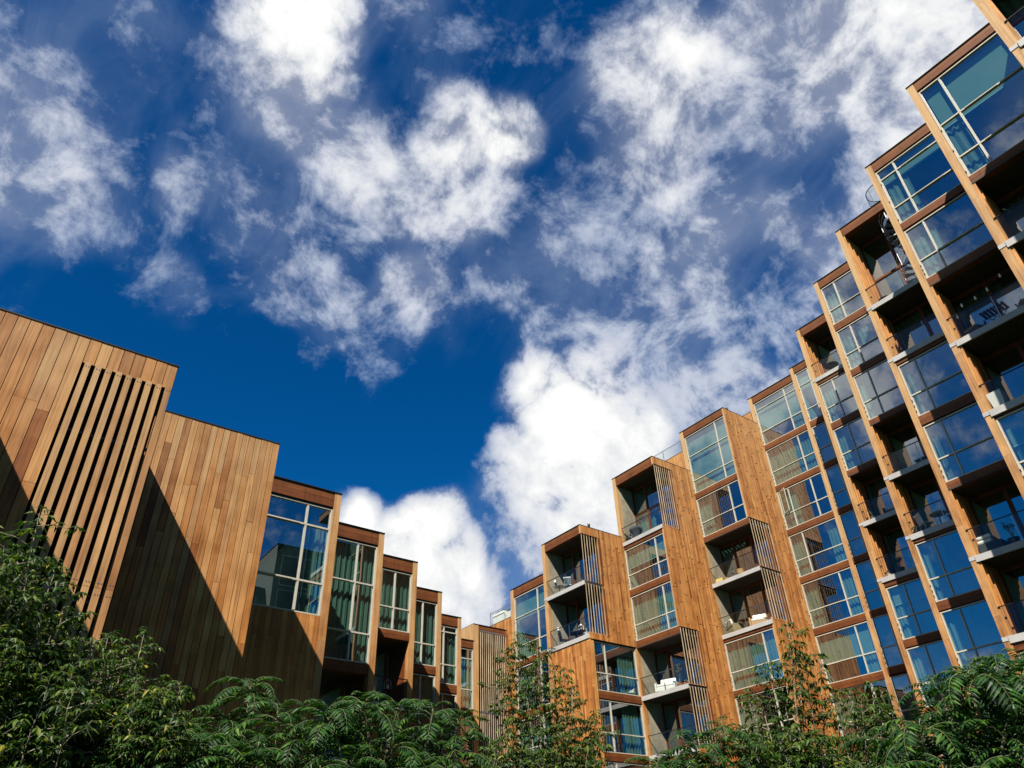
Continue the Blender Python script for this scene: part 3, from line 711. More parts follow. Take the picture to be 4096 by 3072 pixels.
def chair(c, ang, label, m, group=None, seatm=None, slats=False):
    t = thing("balcony_chair", label, "chair", c, group)
    s = MB(); rbox(s, loc2(c, ang, 0, 0, 0.42), 0.22, 0.23, 0.035, ang, MT[seatm or m]); s.build("seat", t)
    b = MB()
    for i in range(5): rbox(b, loc2(c, ang, -0.22, -0.18+0.09*i, 0.46), 0.012, 0.028, 0.42, ang, MT[seatm or m], -0.08)
    rbox(b, loc2(c, ang, -0.30, 0, 0.85), 0.014, 0.23, 0.05, ang, MT[m]); b.build("backrest", t)
    for x in (-0.2, 0.2):
        for y in (-0.2, 0.2):
            l = MB(); l.tube([loc2(c, ang, x*1.15, y*1.1, 0), loc2(c, ang, x, y, 0.42)], 0.012, MT[m], 6); l.build("leg", t)
    return t
def armchair(c, ang, label, m, group=None):
    t = thing("wicker_armchair", label, "armchair", c, group)
    s = MB(); rbox(s, loc2(c, ang, 0, 0, 0.12), 0.32, 0.33, 0.26, ang, MT[m]); s.build("seat", t, bevel=0.03)
    k = MB(); rbox(k, loc2(c, ang, 0.03, 0, 0.385), 0.28, 0.26, 0.09, ang, MT['khaki' if m == 'wick' else 'cush']); k.build("cushion", t, bevel=0.03)
    # curved tub back woven from rods
    b = MB(); n = 15
    for i in range(n):
        w = pi*0.5+pi*i/(n-1); h = 0.78-0.22*abs(i-7)/7
        b.tube([loc2(c, ang, 0.30*cos(w), 0.34*sin(w), 0.3), loc2(c, ang, 0.36*cos(w), 0.39*sin(w), h)], 0.012, MT[m], 5)
    for hz in (0.42, 0.55, 0.66):
        b.tube([loc2(c, ang, 0.34*cos(pi*0.5+pi*i/10), 0.37*sin(pi*0.5+pi*i/10), hz-0.1*abs(i-5)/5) for i in range(11)], 0.011, MT[m], 5)
    b.build("backrest", t)
    for x in (-0.26, 0.26):
        for y in (-0.27, 0.27):
            l = MB(); l.tube([loc2(c, ang, x, y, 0), loc2(c, ang, x, y, 0.13)], 0.022, MT[m], 6); l.build("leg", t)
    return t
def fold_table(c, ang, label, m, h=0.7, w=0.42, d=0.28):
    t = thing("folding_table", label, "table", c)
    s = MB()
    for i in range(7): rbox(s, loc2(c, ang, 0, -w+0.06+(2*w-0.12)*i/6, h), d, 0.045, 0.022, ang, MT[m])
    rbox(s, loc2(c, ang, -d*0.7, 0, h-0.03), 0.02, w, 0.028, ang, MT[m]); rbox(s, loc2(c, ang, d*0.7, 0, h-0.03), 0.02, w, 0.028, ang, MT[m])
    s.build("tabletop", t)
    for x in (-d*0.75, d*0.75):
        for sg in (-1, 1):
            l = MB(); l.tube([loc2(c, ang, x, -sg*w*0.8, 0), loc2(c, ang, x, sg*w*0.8, h-0.02)], 0.014, MT[m], 6); l.build("leg", t)
    return t
def round_table(c, r, label, m, h=0.72):
    t = thing("round_table", label, "table", c)
    s = MB(); s.lathe((c[0], c[1], c[2]+h-0.03), [(r*0.97, 0), (r, 0.012), (r, 0.024), (r*0.98, 0.03)], MT[m], 28); s.build("tabletop", t)
    p = MB(); p.lathe(c, [(0.22, 0), (0.22, 0.015), (0.03, 0.05), (0.025, h-0.03)], MT['metal'], 14); p.build("pedestal", t)
    return t
def sofa(c, ang, w, label, base, cush, back=True, name="lounge_sofa", cat="sofa"):
    t = thing(name, label, cat, c)
    b = MB(); rbox(b, loc2(c, ang, 0, 0, 0.06), 0.34, w, 0.24, ang, MT[base]); b.build("base", t, bevel=0.03)
    n = max(1, int(w/0.35))
    for i in range(n):
        y = -w+(2*w)*(i+0.5)/n
        k = MB(); rbox(k, loc2(c, ang, 0.03, y, 0.302), 0.31, w/n*0.96, 0.13, ang, MT[cush]); k.build("seat_cushion", t, bevel=0.045)
        if back:
            k = MB(); rbox(k, loc2(c, ang, -0.25, y, 0.44), 0.07, w/n*0.92, 0.36, ang, MT[cush], -0.10); k.build("back_cushion", t, bevel=0.05)
    for s_ in (-1, 1):
        a = MB(); rbox(a, loc2(c, ang, 0, s_*(w+0.055), 0.06), 0.34, 0.05, 0.46 if back else 0.26, ang, MT[base]); a.build("armrest", t, bevel=0.02)
    for x in (-0.28, 0.28):
        for y in (-w*0.9, w*0.9):
            l = MB(); rbox(l, loc2(c, ang, x, y, 0), 0.025, 0.025, 0.06, ang, MT['metal']); l.build("leg", t)
    return t
def basket(c, r, h, label, m='rattan', name="wicker_basket"):
    t = thing(name, label, "basket", c)
    b = MB()
    b.lathe(c, [(r*0.8, 0), (r*1.02, h*0.45), (r*0.95, h), (r*0.88, h), (r*0.9, h*0.5), (r*0.7, 0.03)], MT[m], 20); b.build("body", t)
    k = MB()
    for i in range(5): k.lathe((c[0], c[1], c[2]+h*(0.1+0.19*i)), [(r*0.97, 0), (r*1.05, h*0.04), (r*0.97, h*0.08)], MT[m], 20)
    k.build("weave_band", t)
    return t
def lantern(c, s, label, m='white'):
    t = thing("lantern", label, "lantern", c)
    f = MB()
    for x in (-s, s):
        for y in (-s, s): f.box(c[0]+x-0.012, c[0]+x+0.012, c[1]+y-0.012, c[1]+y+0.012, c[2]+0.02, c[2]+s*3.2, MT[m])
    f.box(c[0]-s*1.15, c[0]+s*1.15, c[1]-s*1.15, c[1]+s*1.15, c[2], c[2]+0.02, MT[m])
    f.build("frame", t)
    r = MB(); r.lathe((c[0], c[1], c[2]+s*3.2), [(s*1.5, 0), (s*0.3, s*0.9), (s*0.3, s*1.1), (0.005, s*1.15)], MT[m], 4); r.build("roof", t)
    cd = MB(); cd.lathe((c[0], c[1], c[2]+0.021), [(s*0.45, 0), (s*0.45, s*1.4), (0.01, s*1.45)], MT['cush'], 12); cd.build("candle", t)
    return t
def wall_lamp(c, label, group):
    t = thing("wall_lamp", label, "lamp", c, group)
    b = MB(); b.box(c[0]-0.04, c[0]+0.04, c[1]-0.03, c[1], c[2]-0.05, c[2]+0.05, MT['white']); b.build("bracket", t)
    h = MB(); h.lathe((c[0], c[1]-0.085, c[2]-0.09), [(0.055, 0), (0.055, 0.17), (0.045, 0.18)], MT['white'], 14); h.build("lamp_shade", t)
    return t

AX = lambda k, d: 3.6*k+d
# balcony of the fourth column from the right edge: spiral stair up to the roof
SX, SY, SZ = AX(8, 0.74), 8.12, 21.83
t = thing("spiral_staircase", "steel spiral staircase rising through the tall balcony to a round rail on the roof", "staircase", (SX, SY, SZ))
p = MB(); p.tube([(SX, SY, SZ), (SX, SY, 27.9)], 0.045, MT['steel'], 12); p.build("pole", t)
R_ = 0.60; nst = 22
for i in range(nst):
    a = i*2*pi/13+0.6; z = SZ+0.2+i*0.215; tr_ = MB(); w = 0.26
    q = [(SX+0.04*cos(a), SY+0.04*sin(a)), (SX+R_*cos(a-w), SY+R_*sin(a-w)), (SX+R_*cos(a+w), SY+R_*sin(a+w)), (SX+0.04*cos(a+0.5), SY+0.04*sin(a+0.5))]
    tr_.hexa([(x, y, z-0.03) for x, y in q]+[(x, y, z) for x, y in q], MT['steel']); tr_.build("tread", t)
def helix(r, dz, i0, i1, step=1):
    return [(SX+r*cos(i*2*pi/13+0.6), SY+r*sin(i*2*pi/13+0.6), SZ+0.2+i*0.215+dz) for i in range(i0, i1, step)]
h = MB()
ps = helix(R_+0.02, -0.12, 0, nst+1)
for a, b in zip(ps[:-1], ps[1:]):
    h.face([a, b, (b[0], b[1], b[2]+0.24), (a[0], a[1], a[2]+0.24)], MT['steel'])
h.build("stringer", t)
h = MB(); h.tube(helix(R_+0.02, 0.95, 0, nst-2), 0.018, MT['steel'], 6); h.build("handrail", t)
h = MB()
for i in range(0, nst-2, 2):
    a = helix(R_+0.02, 0.05, i, i+1)[0]; h.tube([a, (a[0], a[1], a[2]+0.9)], 0.009, MT['steel'], 5)
for dz in (0.35, 0.65): h.tube(helix(R_+0.02, dz, 0, nst-2), 0.008, MT['steel'], 5)
h.build("balustrade", t)
ring = [(SX+R_*1.1*cos(i*2*pi/28), SY+R_*1.1*sin(i*2*pi/28)) for i in range(29)]
h = MB(); h.tube([(x, y, 28.12) for x, y in ring], 0.022, MT['metal'], 6)
for i in range(0, 28, 4): h.tube([(ring[i][0], ring[i][1], 26.9), (ring[i][0], ring[i][1], 28.1)], 0.018, MT['steel'], 6)
h.build("roof_rail", t)
g = MB()
for i in range(28): g.face([(*ring[i], 26.95), (*ring[i+1], 26.95), (*ring[i+1], 28.08), (*ring[i], 28.08)], MT['rail'])
g.build("glass_panel", t)
t = thing("planter_bowl", "shallow dark planter bowl at the left end of the tall balcony with the spiral stair", "planter", (AX(8, 0.35), 9.75, 21.83))
b = MB(); b.lathe((AX(8, 0.35), 9.75, 21.83), [(0.10, 0), (0.3, 0.16), (0.33, 0.18), (0.28, 0.17), (0.1, 0.12)], MT['metal'], 20); b.build("bowl", t)

# wide balcony with string lights and wicker chairs
armchair((AX(7, 0.62), 6.25, 15.86), pi*0.9, "dark wicker armchair left of the slatted table under the string lights", 'wick', "wicker armchairs on the string-light balcony")
armchair((AX(7, 0.62), 4.45, 15.86), pi*1.1, "dark wicker armchair right of the slatted table, by the wooden post", 'wick', "wicker armchairs on the string-light balcony")
fold_table((AX(7, 0.5), 5.45, 15.86), 0.0, "black slatted folding table between two wicker armchairs", 'metal')
t = thing("string_lights", "string of clear bulbs on a black cable across the balcony with wicker chairs", "string lights", (AX(7, 0.2), 5.4, 17.4))
pts = []
for i in range(25):
    f = i/24; pts.append((AX(7, 0.25+0.1*sin(i)), 6.75-f*2.7, 17.12+f*0.75-0.14*abs(sin(f*pi*5))))
b = MB(); b.tube(pts, 0.006, MT['metal'], 4); b.build("cable", t)
for i in (2, 5, 9, 13, 18, 22):
    p_ = pts[i]; b = MB(); b.lathe((p_[0], p_[1], p_[2]-0.16), [(0.008, 0), (0.04, 0.035), (0.042, 0.06), (0.02, 0.11), (0.02, 0.16)], MT['glow'], 10); b.build("bulb", t)
t = thing("planter_box", "tall white tapered planter box on the balcony below the wicker chairs", "planter", (AX(7, 0.38), 6.55, 12.92))
b = MB(); q = 0.17; q2 = 0.23; cx, cy = AX(7, 0.38), 6.55
b.hexa([(cx-q, cy-q, 12.92), (cx+q, cy-q, 12.92), (cx+q, cy+q, 12.92), (cx-q, cy+q, 12.92), (cx-q2, cy-q2, 13.6), (cx+q2, cy-q2, 13.6), (cx+q2, cy+q2, 13.6), (cx-q2, cy+q2, 13.6)], MT['white']); b.build("box", t)
b = MB(); b.box(cx-q2+0.03, cx+q2-0.03, cy-q2+0.03, cy+q2-0.03, 13.601, 13.61, MT['soil']); b.build("soil", t)

# the other balconies of the straight run
round_table((AX(10, 0.6), 16.45, 24.87), 0.42, "round black table on the topmost balcony of the tenth bay, behind its glass rail", 'metal')
chair((AX(10, 0.7), 15.55, 24.87), pi*0.9, "white chair beside the round black table on the top balcony", 'white')
pot_plant((AX(10, 0.35), 16.9, 15.71), 0.75, 0.16, "bushy pot plant at the left wall of the balcony with grey sofa", 'conc', 0.3)
sofa((AX(10, 0.75), 15.5, 15.71), pi, 0.75, "grey cushioned sofa on a small balcony beside a bushy plant", 'char', 'tan' if False else 'room')
pot_plant((AX(10, 0.4), 16.5, 12.72), 0.95, 0.22, "dark dense bush in a pot on the lower balcony under the grey sofa", 'metal', 0.42, 120, 0.13)
pot_plant((AX(10, 0.25), 17.05, 12.72), 0.4, 0.11, "small plant in a white pot in the corner by the dark bush", 'white', 0.12, 24, 0.09)
t = thing("bench", "low dark bench behind the glass rail of the ninth bay's upper balcony", "bench", (AX(9, 0.6), 12.1, 15.74))
b = MB(); rbox(b, (AX(9, 0.6), 12.1, 15.74+0.36), 0.2, 0.5, 0.05, 0, MT['metal']); b.build("seat", t)
for y in (-0.42, 0.42): b = MB(); rbox(b, (AX(9, 0.6), 12.1+y, 15.74), 0.18, 0.03, 0.36, 0, MT['metal']); b.build("leg", t)
round_table((AX(9, 0.55), 12.55, 12.8), 0.36, "small white table between two white chairs on a balcony", 'white')
chair((AX(9, 0.5), 13.15, 12.8), -0.6, "white metal chair left of the small white table, nearer the wall", 'white', "white metal chairs on one balcony")
chair((AX(9, 0.5), 11.9, 12.8), 2.6, "white metal chair right of the small white table", 'white', "white metal chairs on one balcony")
pot_plant((AX(9, 0.3), 13.6, 12.8), 0.5, 0.13, "low plant in a dark pot left of the white metal chairs", 'metal', 0.2, 30)
t = thing("daybed", "dark daybed with two stacked white cushions at the left end of a lower balcony", "daybed", (AX(8, 0.6), 9.85, 9.85))
b = MB(); rbox(b, (AX(8, 0.6), 9.75, 9.85), 0.42, 0.42, 0.40, 0, MT['char'], 0.0); b.build("base", t, bevel=0.02)
for i in range(2):
    b = MB(); rbox(b, (AX(8, 0.58), 9.9, 10.26+0.17*i), 0.36, 0.26, 0.15, 0.05*i, MT['cush']); b.build("cushion", t, bevel=0.06)
pot_plant((AX(8, 0.35), 9.0, 9.85), 0.95, 0.2, "leafy plant in a dark pot right of the daybed with white cushions", 'metal', 0.32, 46, 0.14)
pot_plant((AX(8, 0.4), 8.35, 9.85), 0.34, 0.15, "low dark bowl plant at the right of the leafy pot by the daybed", 'metal', 0.2, 30, 0.09)

# balconies of the three towers
t = pot_plant((AX(8, 0.45), 31.75, 15.6), 0.75, 0.14, "red flowering plant behind the slats of the first tower's top balcony", 'terra', 0.25, 50, 0.1, 'red')
chair((AX(8, 0.55), 33.2, 15.6), 0.8, "grey wire chair on the first tower's top balcony", 'steel')
round_table((AX(8, 0.5), 33.95, 15.6), 0.33, "small grey table at the concrete wall of the first tower's top balcony", 'steel', 0.62)
wall_lamp((AX(8, 0.62), 34.53, 16.75), "white wall lamp on the concrete wall of the first tower's top balcony", "white wall lamps in the first tower")
wall_lamp((AX(8, 0.62), 34.53, 13.75), "white wall lamp on the concrete wall of the first tower's lower balcony", "white wall lamps in the first tower")
pot_plant((AX(8, 0.3), 31.6, 12.5), 0.9, 0.16, "bare twiggy plant in a white pot at the slatted corner of the lower balcony", 'white', 0.25, 26, 0.1)
lantern((AX(8, 0.35), 32.1, 13.0), 0.09, "small white lantern beside the twiggy plant")
t = thing("side_table", "low dark side table carrying the white lantern", "table", (AX(8, 0.35), 32.1, 12.5))
b = MB(); rbox(b, (AX(8, 0.35), 32.1, 12.96), 0.2, 0.22, 0.035, 0, MT['metal']); b.build("tabletop", t)
for x in (-0.16, 0.16):
    for y in (-0.18, 0.18): b = MB(); rbox(b, (AX(8, 0.35)+x, 32.1+y, 12.5), 0.015, 0.015, 0.46, 0, MT['metal']); b.build("leg", t)
round_table((AX(8, 0.6), 32.9, 12.5), 0.45, "dark round table in the middle of the first tower's lower balcony", 'char', 0.6)
chair((AX(8, 0.6), 33.95, 12.5), -0.3, "dark chair at the concrete wall of the lower balcony", 'metal')
t = thing("covered_grill", "charcoal fabric cover over a grill on the second tower's top balcony", "grill", (AX(9, 0.4), 30.15, 18.72))
b = MB(); b.lathe((AX(9, 0.4), 30.15, 18.72), [(0.30, 0), (0.33, 0.05), (0.27, 0.4), (0.42, 0.62), (0.44, 0.74), (0.25, 0.86), (0.05, 0.9)], MT['char'], 14); b.build("cover", t, smooth=True)
pot_plant((AX(9, 0.35), 30.8, 18.72), 0.62, 0.2, "rounded green bush left of the covered grill", 'metal', 0.36, 150, 0.1)
basket((AX(10, 0.4), 25.65, 15.6), 0.24, 0.42, "large round wicker basket on the third tower's upper balcony")
basket((AX(10, 0.3), 26.65, 15.6), 0.2, 0.2, "low wicker basket left of the glass lantern on the third tower")
lantern((AX(10, 0.35), 26.1, 15.6), 0.11, "clear glass lantern between two wicker baskets", 'steel')
t = thing("beach_bag", "tan canvas bag leaning at the left of the third tower's upper balcony", "bag", (AX(10, 0.3), 27.2, 15.6))
b = MB(); rbox(b, (AX(10, 0.3), 27.2, 15.6), 0.1, 0.24, 0.36, 0.2, MT['tan'], 0.06); b.build("bag", t, bevel=0.05)
b = MB(); b.tube([(AX(10, 0.3), 27.35, 15.94), (AX(10, 0.28), 27.2, 16.12), (AX(10, 0.3), 27.05, 15.94)], 0.012, MT['tan'], 5); b.build("handle", t)
sofa((AX(10, 0.55), 26.95, 12.55), -0.5, 0.42, "khaki lounge seat with white cushions left of the wooden folding table", 'khaki', 'cush')
fold_table((AX(10, 0.45), 26.1, 12.55), 0.0, "brown wooden folding table between white-cushioned seats", 'doorw', 0.6, 0.34, 0.25)
sofa((AX(10, 0.6), 25.25, 12.55), 3.6, 0.42, "lounge seat with white cushions right of the wooden folding table", 'rattan', 'cush')
sofa((AX(9, 0.55), 29.6, 9.5), 3.5, 0.5, "white cushioned lounge seat on the second tower's lower balcony", 'white', 'cush')
pot_plant((AX(9, 0.35), 28.45, 9.5), 1.35, 0.15, "slender potted tree by the slats of the second tower's lower balcony", 'terra', 0.32, 90, 0.09, None, None, "potted_tree", True)
pot_plant((AX(9, 0.3), 28.05, 9.5), 0.34, 0.12, "empty-looking terracotta pot at the slatted corner beside the slender tree", 'terra', 0.08, 8, 0.08)
pot_plant((AX(9, 0.4), 28.7, 6.47), 0.6, 0.16, "pale flowering pot on the second tower's lowest balcony", 'terra', 0.25, 60, 0.09)
# terrace above the corner
for (y0, y1, x1, zt, lb) in ((39.42, 40.66, 29.75, 16.28, "large pale concrete planter at the outer end of the roof terrace"), (38.55, 39.2, 29.5, 16.05, "smaller concrete planter beside the post on the roof terrace")):
    t = thing("planter_box", lb, "planter", ((29.0+x1)/2, (y0+y1)/2, 15.51))
    b = MB(); b.box(29.0, x1, y0, y1, 15.51, zt, plain("pale_concrete", (0.55, 0.54, 0.50), 0.8, 0, 0.1)); b.build("box", t)
    b = MB(); b.box(29.05, x1-0.05, y0+0.05, y1-0.05, zt+0.001, zt+0.02, MT['soil']); b.build("soil", t)
    lf = MB()
    for i in range(70):
        leafblade(lf, (random.uniform(29.05, x1-0.05), random.uniform(y0+0.1, y1-0.1), zt+0.02), (random.gauss(0, 0.5), random.gauss(0, 0.5), 0.8), (0, 1, 0), 0.16, 0.05, MT['lpot'])
    lf.build("foliage", t)
# left building's open balcony
fy = LY[4]
pot_plant((13.9, fy+0.35, 6.9), 1.15, 0.17, "green pot plant on the dark open balcony of the left building", 'metal', 0.35, 80, 0.12)
lantern((15.05, fy+0.3, 7.5), 0.1, "wire lantern on a stool on the left building's open balcony", 'steel')
t = thing("stool", "small steel stool under the wire lantern", "stool", (15.05, fy+0.3, 6.9))
b = MB(); b.lathe((15.05, fy+0.3, 7.46), [(0.17, 0), (0.18, 0.02), (0.17, 0.04)], MT['metal'], 16); b.build("seat", t)
for i in range(3):
    a = i*2*pi/3; b = MB(); b.tube([(15.05+0.2*cos(a), fy+0.3+0.2*sin(a), 6.9), (15.05+0.1*cos(a), fy+0.3+0.1*sin(a), 7.46)], 0.012, MT['metal'], 5); b.build("leg", t)


# ------------------------------------------------------------------ shrubs and young trees in front of the buildings
UP = Vector((0, 0, 1))
def at(x, y, dist): return pxdir(x, y)*dist
def compound_leaf(lf, pt, p, out, sz):
    """box elder leaf: a stalk with three to five hanging leaflets"""
    out = Vector(out).normalized()
    q = p+out*sz*0.55+Vector((0, 0, sz*0.12)); r = q+out*sz*0.32-Vector((0, 0, sz*0.12))
    pt.tube([p, q, r], [0.0022, 0.0018, 0.0015], MT['sbark'], 3, cap=False)
    side = out.cross(UP)
    if side.length < 1e-3: side = Vector((1, 0, 0))
    side.normalize()
    dr = random.uniform(0.5, 1.3)
    def lfl(o, d, l):
        up = Vector((random.gauss(0, 0.35), random.gauss(0, 0.35), 1))
        leafblade(lf, o, d, up, l, l*random.uniform(0.27, 0.40), MT['lelder'], random.uniform(0.1, 0.4))
    lfl(r, out-UP*dr, sz*random.uniform(0.95, 1.25))
    for s in (-1, 1):
        lfl(r, out*0.5+side*s*0.9-UP*dr*0.8, sz*random.uniform(0.75, 1.0))
        if random.random() < 0.6: lfl(q, out*0.3+side*s*0.95-UP*dr*0.6, sz*random.uniform(0.6, 0.85))
def frond(lf, st, p, az, el, ln, m):
    """sumac frond: an arching midrib with rows of lance-shaped leaflets"""
    h = Vector((cos(az), sin(az), 0)); n = 13; pts = []
    pos = Vector(p); a = el; step = ln/n
    curl = random.uniform(0.10, 0.17)
    for i in range(n+1):
        pts.append(pos.copy()); pos = pos+(h*cos(a)+UP*sin(a))*step; a -= curl
    st.tube(pts, [0.0038-0.003*i/n for i in range(n+1)], MT['sbark'], 4, cap=False)
    side = h.cross(UP).normalized()
    for i in range(2, n+1):
        t = (pts[i]-pts[i-1]).normalized(); f = i/n
        l = ln*0.27*(1.0-abs(f-0.45)**1.7*1.2)*random.uniform(0.88, 1.08)
        nrm = side.cross(t)
        for s in (-1, 1):
            d = side*s*0.86+t*0.46-nrm*random.uniform(-0.05, 0.25)-UP*random.uniform(0.05, 0.3)
            leafblade(lf, pts[i], d, nrm+Vector((random.gauss(0, 0.15), random.gauss(0, 0.15), 0.2)), l, l*0.25, m, random.uniform(0.05, 0.25))
    leafblade(lf, pts[-1], (pts[-1]-pts[-2]), UP, ln*0.14, ln*0.05, m)
def box_elder(label, tips, fills, dist, base, sz=0.070, group="box elder shrubs and saplings", dens=1.0, jd=0.7):
    b0 = at(*base, dist); b0.z = GZ
    t = thing("box_elder_tree", label, "tree", b0, group)
    tr, tw, lf = MB(), MB(), MB()
    alltips = [(x, y, 1) for x, y in tips]
    for (x0, x1, y0, y1, n) in fills:
        for i in range(n): alltips.append((random.uniform(x0, x1), random.uniform(y0, y1), 0))
    nb = 5; roots = []
    for i in range(nb):
        a = i*2*pi/nb; r = 0.18
        roots.append(b0+Vector((r*cos(a), r*sin(a), -0.05)))
    for (x, y, main) in alltips:
        tip = at(x, y, dist+random.uniform(-jd, jd)*(0.5 if main else 1))
        bs = min(roots, key=lambda q: (Vector((q.x, q.y))-Vector((tip.x, tip.y))).length+random.uniform(0, 0.2))
        hgt = tip.z-bs.z
        c1 = bs.lerp(tip, 0.30); c1.z = bs.z+hgt*0.48
        c2 = bs.lerp(tip, 0.72); c2.z = bs.z+hgt*0.80
        pts = []
        for i in range(15):
            f = i/14; g = 1-f
            pts.append(bs*g**3+c1*3*f*g*g+c2*3*f*f*g+tip*f**3+Vector((random.gauss(0, 0.008), random.gauss(0, 0.008), 0)))
        r0 = 0.02 if main else 0.012
        (tr if main else tw).tube(pts, [r0*(1-0.86*i/14) for i in range(15)], MT['bark'], 5)
        # leaves in opposite pairs along the upper part, plus short side twigs
        L_ = sum((pts[i+1]-pts[i]).length for i in range(14)); s0 = 0.42 if main else 0.5
        k = int(L_*(1-s0)/0.058*dens); ang = random.uniform(0, 6)
        for j in range(k):
            f = s0+(1-s0)*(j+0.5)/k; i = min(13, int(f*14)); p = pts[i].lerp(pts[i+1], f*14-i)
            ang += 1.57+random.gauss(0, 0.3)
            for s in (0, pi):
                o = Vector((cos(ang+s), sin(ang+s), random.uniform(0.1, 0.7)))
                if random.random() < 0.30*dens and f < 0.97:
                    tl = random.uniform(0.16, 0.42)*(1.15-f*0.6)
                    e = p+o.normalized()*tl; md = p.lerp(e, 0.5)+UP*0.02
                    tw.tube([p, md, e], [0.004, 0.003, 0.002], MT['bark'], 4, cap=False)
                    for q, dd in ((md, 1), (md, -1), (e, 1), (e, -1), (e, 0)):
                        sd = o.cross(UP); sd = sd.normalized() if sd.length > 1e-3 else Vector((1, 0, 0))
                        compound_leaf(lf, tw, q, o*0.7+sd*dd+UP*0.25, sz*random.uniform(0.75, 1.1))
                else:
                    compound_leaf(lf, tw, p, o, sz*random.uniform(0.75, 1.2))
        for s in range(3):
            a = random.uniform(0, 2*pi); compound_leaf(lf, tw, tip, Vector((cos(a), sin(a), 0.9)), sz*0.75)
    tr.build("trunk", t); tw.build("branchwork", t); lf.build("crown", t)
    return t
def sumac(label, heads, dist, base, ln=0.5, group="sumac shrubs", jd=0.5, lower=2, nf=12):
    b0 = at(*base, dist); b0.z = GZ
    t = thing("sumac_shrub", label, "shrub", b0, group)
    tr, st, lf = MB(), MB(), MB()
    allh = []
    for (x, y) in heads:
        h = at(x, y, dist+random.uniform(-jd, jd)); allh.append((h, 1.0))
        for k in range(lower):
            allh.append((h+Vector((random.uniform(-0.35, 0.35), random.uniform(-0.35, 0.35), -random.uniform(0.25, 0.6)-0.25*k)), 0.9))
    for (h, s) in allh:
        bs = b0+Vector((random.uniform(-0.5, 0.5), random.uniform(-0.5, 0.5), -0.05))
        m1 = bs.lerp(h, 0.5)+Vector((random.gauss(0, 0.08), random.gauss(0, 0.08), 0.1))
        tr.tube([bs, bs.lerp(m1, 0.5)+UP*0.05, m1, m1.lerp(h, 0.5)+UP*0.03, h], [0.026, 0.022, 0.017, 0.013, 0.009], MT['sbark'], 6)
        n = nf+random.randint(-2, 3); a0 = random.uniform(0, 6)
        for i in range(n):
            f = i/n; az = a0+i*2.4
            frond(lf, st, h-UP*0.16*f*s, az, 1.15-0.95*f+random.gauss(0, 0.12), ln*random.uniform(0.75, 1.1)*s*(0.55+0.45*min(1, f*2.2)), MT['lsumac'])
    tr.build("trunk", t); st.build("leaf_stalk", t); lf.build("crown", t)
    return t
box_elder("tall box elder at the far left edge, reaching up in front of the slats",
  [(12, 1165), (48, 1200), (86, 1108), (118, 1225), (30, 1265), (95, 1290), (140, 1320), (8, 1335), (60, 1345), (112, 1370), (-30, 1180)],
  [(-60, 175, 1370, 1650, 40)], 6.3, (60, 1800))
box_elder("broad box elder bush beside the tall one, its tops touching the left wall's shadow",
  [(165, 1345), (198, 1392), (232, 1375), (268, 1412), (312, 1365), (290, 1440), (228, 1435), (350, 1480), (180, 1440)],
  [(130, 390, 1470, 1665, 40)], 6.9, (250, 1800))
sumac("low sumac tucked under the box elder bush at lower left", [(300, 1600), (385, 1575), (430, 1610), (250, 1645), (345, 1650)], 6.6, (350, 1850), 0.42, lower=1)
sumac("sumac with raised fronds in front of the shaded cedar wall", [(543, 1480), (490, 1555), (600, 1535), (450, 1610), (655, 1600), (560, 1600), (510, 1640)], 6.9, (560, 1850), 0.46)
sumac("wide sumac thicket under the tall curtained windows", [(715, 1540), (785, 1520), (860, 1528), (935, 1535), (690, 1600), (760, 1600), (845, 1600), (915, 1605), (975, 1620), (990, 1560), (800, 1650), (900, 1655)], 7.0, (840, 1850), 0.46)
box_elder("young box elder before the slatted corner bay, thin stem at its top",
  [(1117, 1372), (1092, 1410), (1160, 1402), (1198, 1442), (1238, 1486), (1288, 1540), (1078, 1478), (1140, 1482), (1180, 1545), (1252, 1562), (1104, 1580), (1220, 1450)],
  [(1060, 1325, 1575, 1690, 30)], 11.0, (1180, 1760), 0.086, dens=0.9)
sumac("small sumac below the lowest balcony of the middle tower", [(1500, 1600), (1560, 1570), (1535, 1640), (1470, 1640), (1600, 1600), (1420, 1650)], 9.0, (1530, 1780), 0.5)
box_elder("sparse box elder sapling whose top crosses the third tower's boards",
  [(1702, 1352), (1740, 1432), (1662, 1440), (1722, 1395), (1690, 1470), (1770, 1420)],
  [(1640, 1790, 1560, 1660, 9)], 9.4, (1710, 1800), 0.088, dens=0.62)
box_elder("dense box elder bush right of the sparse sapling",
  [(1838, 1492), (1882, 1478), (1800, 1510), (1905, 1500), (1612, 1495), (1640, 1515), (1930, 1540), (1860, 1520)],
  [(1590, 1980, 1580, 1700, 50)], 9.2, (1800, 1800), 0.084)
sumac("large dark sumac at the lower right corner", [(2035, 1490), (2095, 1455), (2165, 1445), (2215, 1430), (1985, 1565), (2060, 1560), (2140, 1545), (2205, 1530), (2010, 1625), (2100, 1625), (2190, 1610), (1960, 1650), (2240, 1500)], 7.0, (2100, 1850), 0.50)


EXPO = 1.2
CL = 0.41
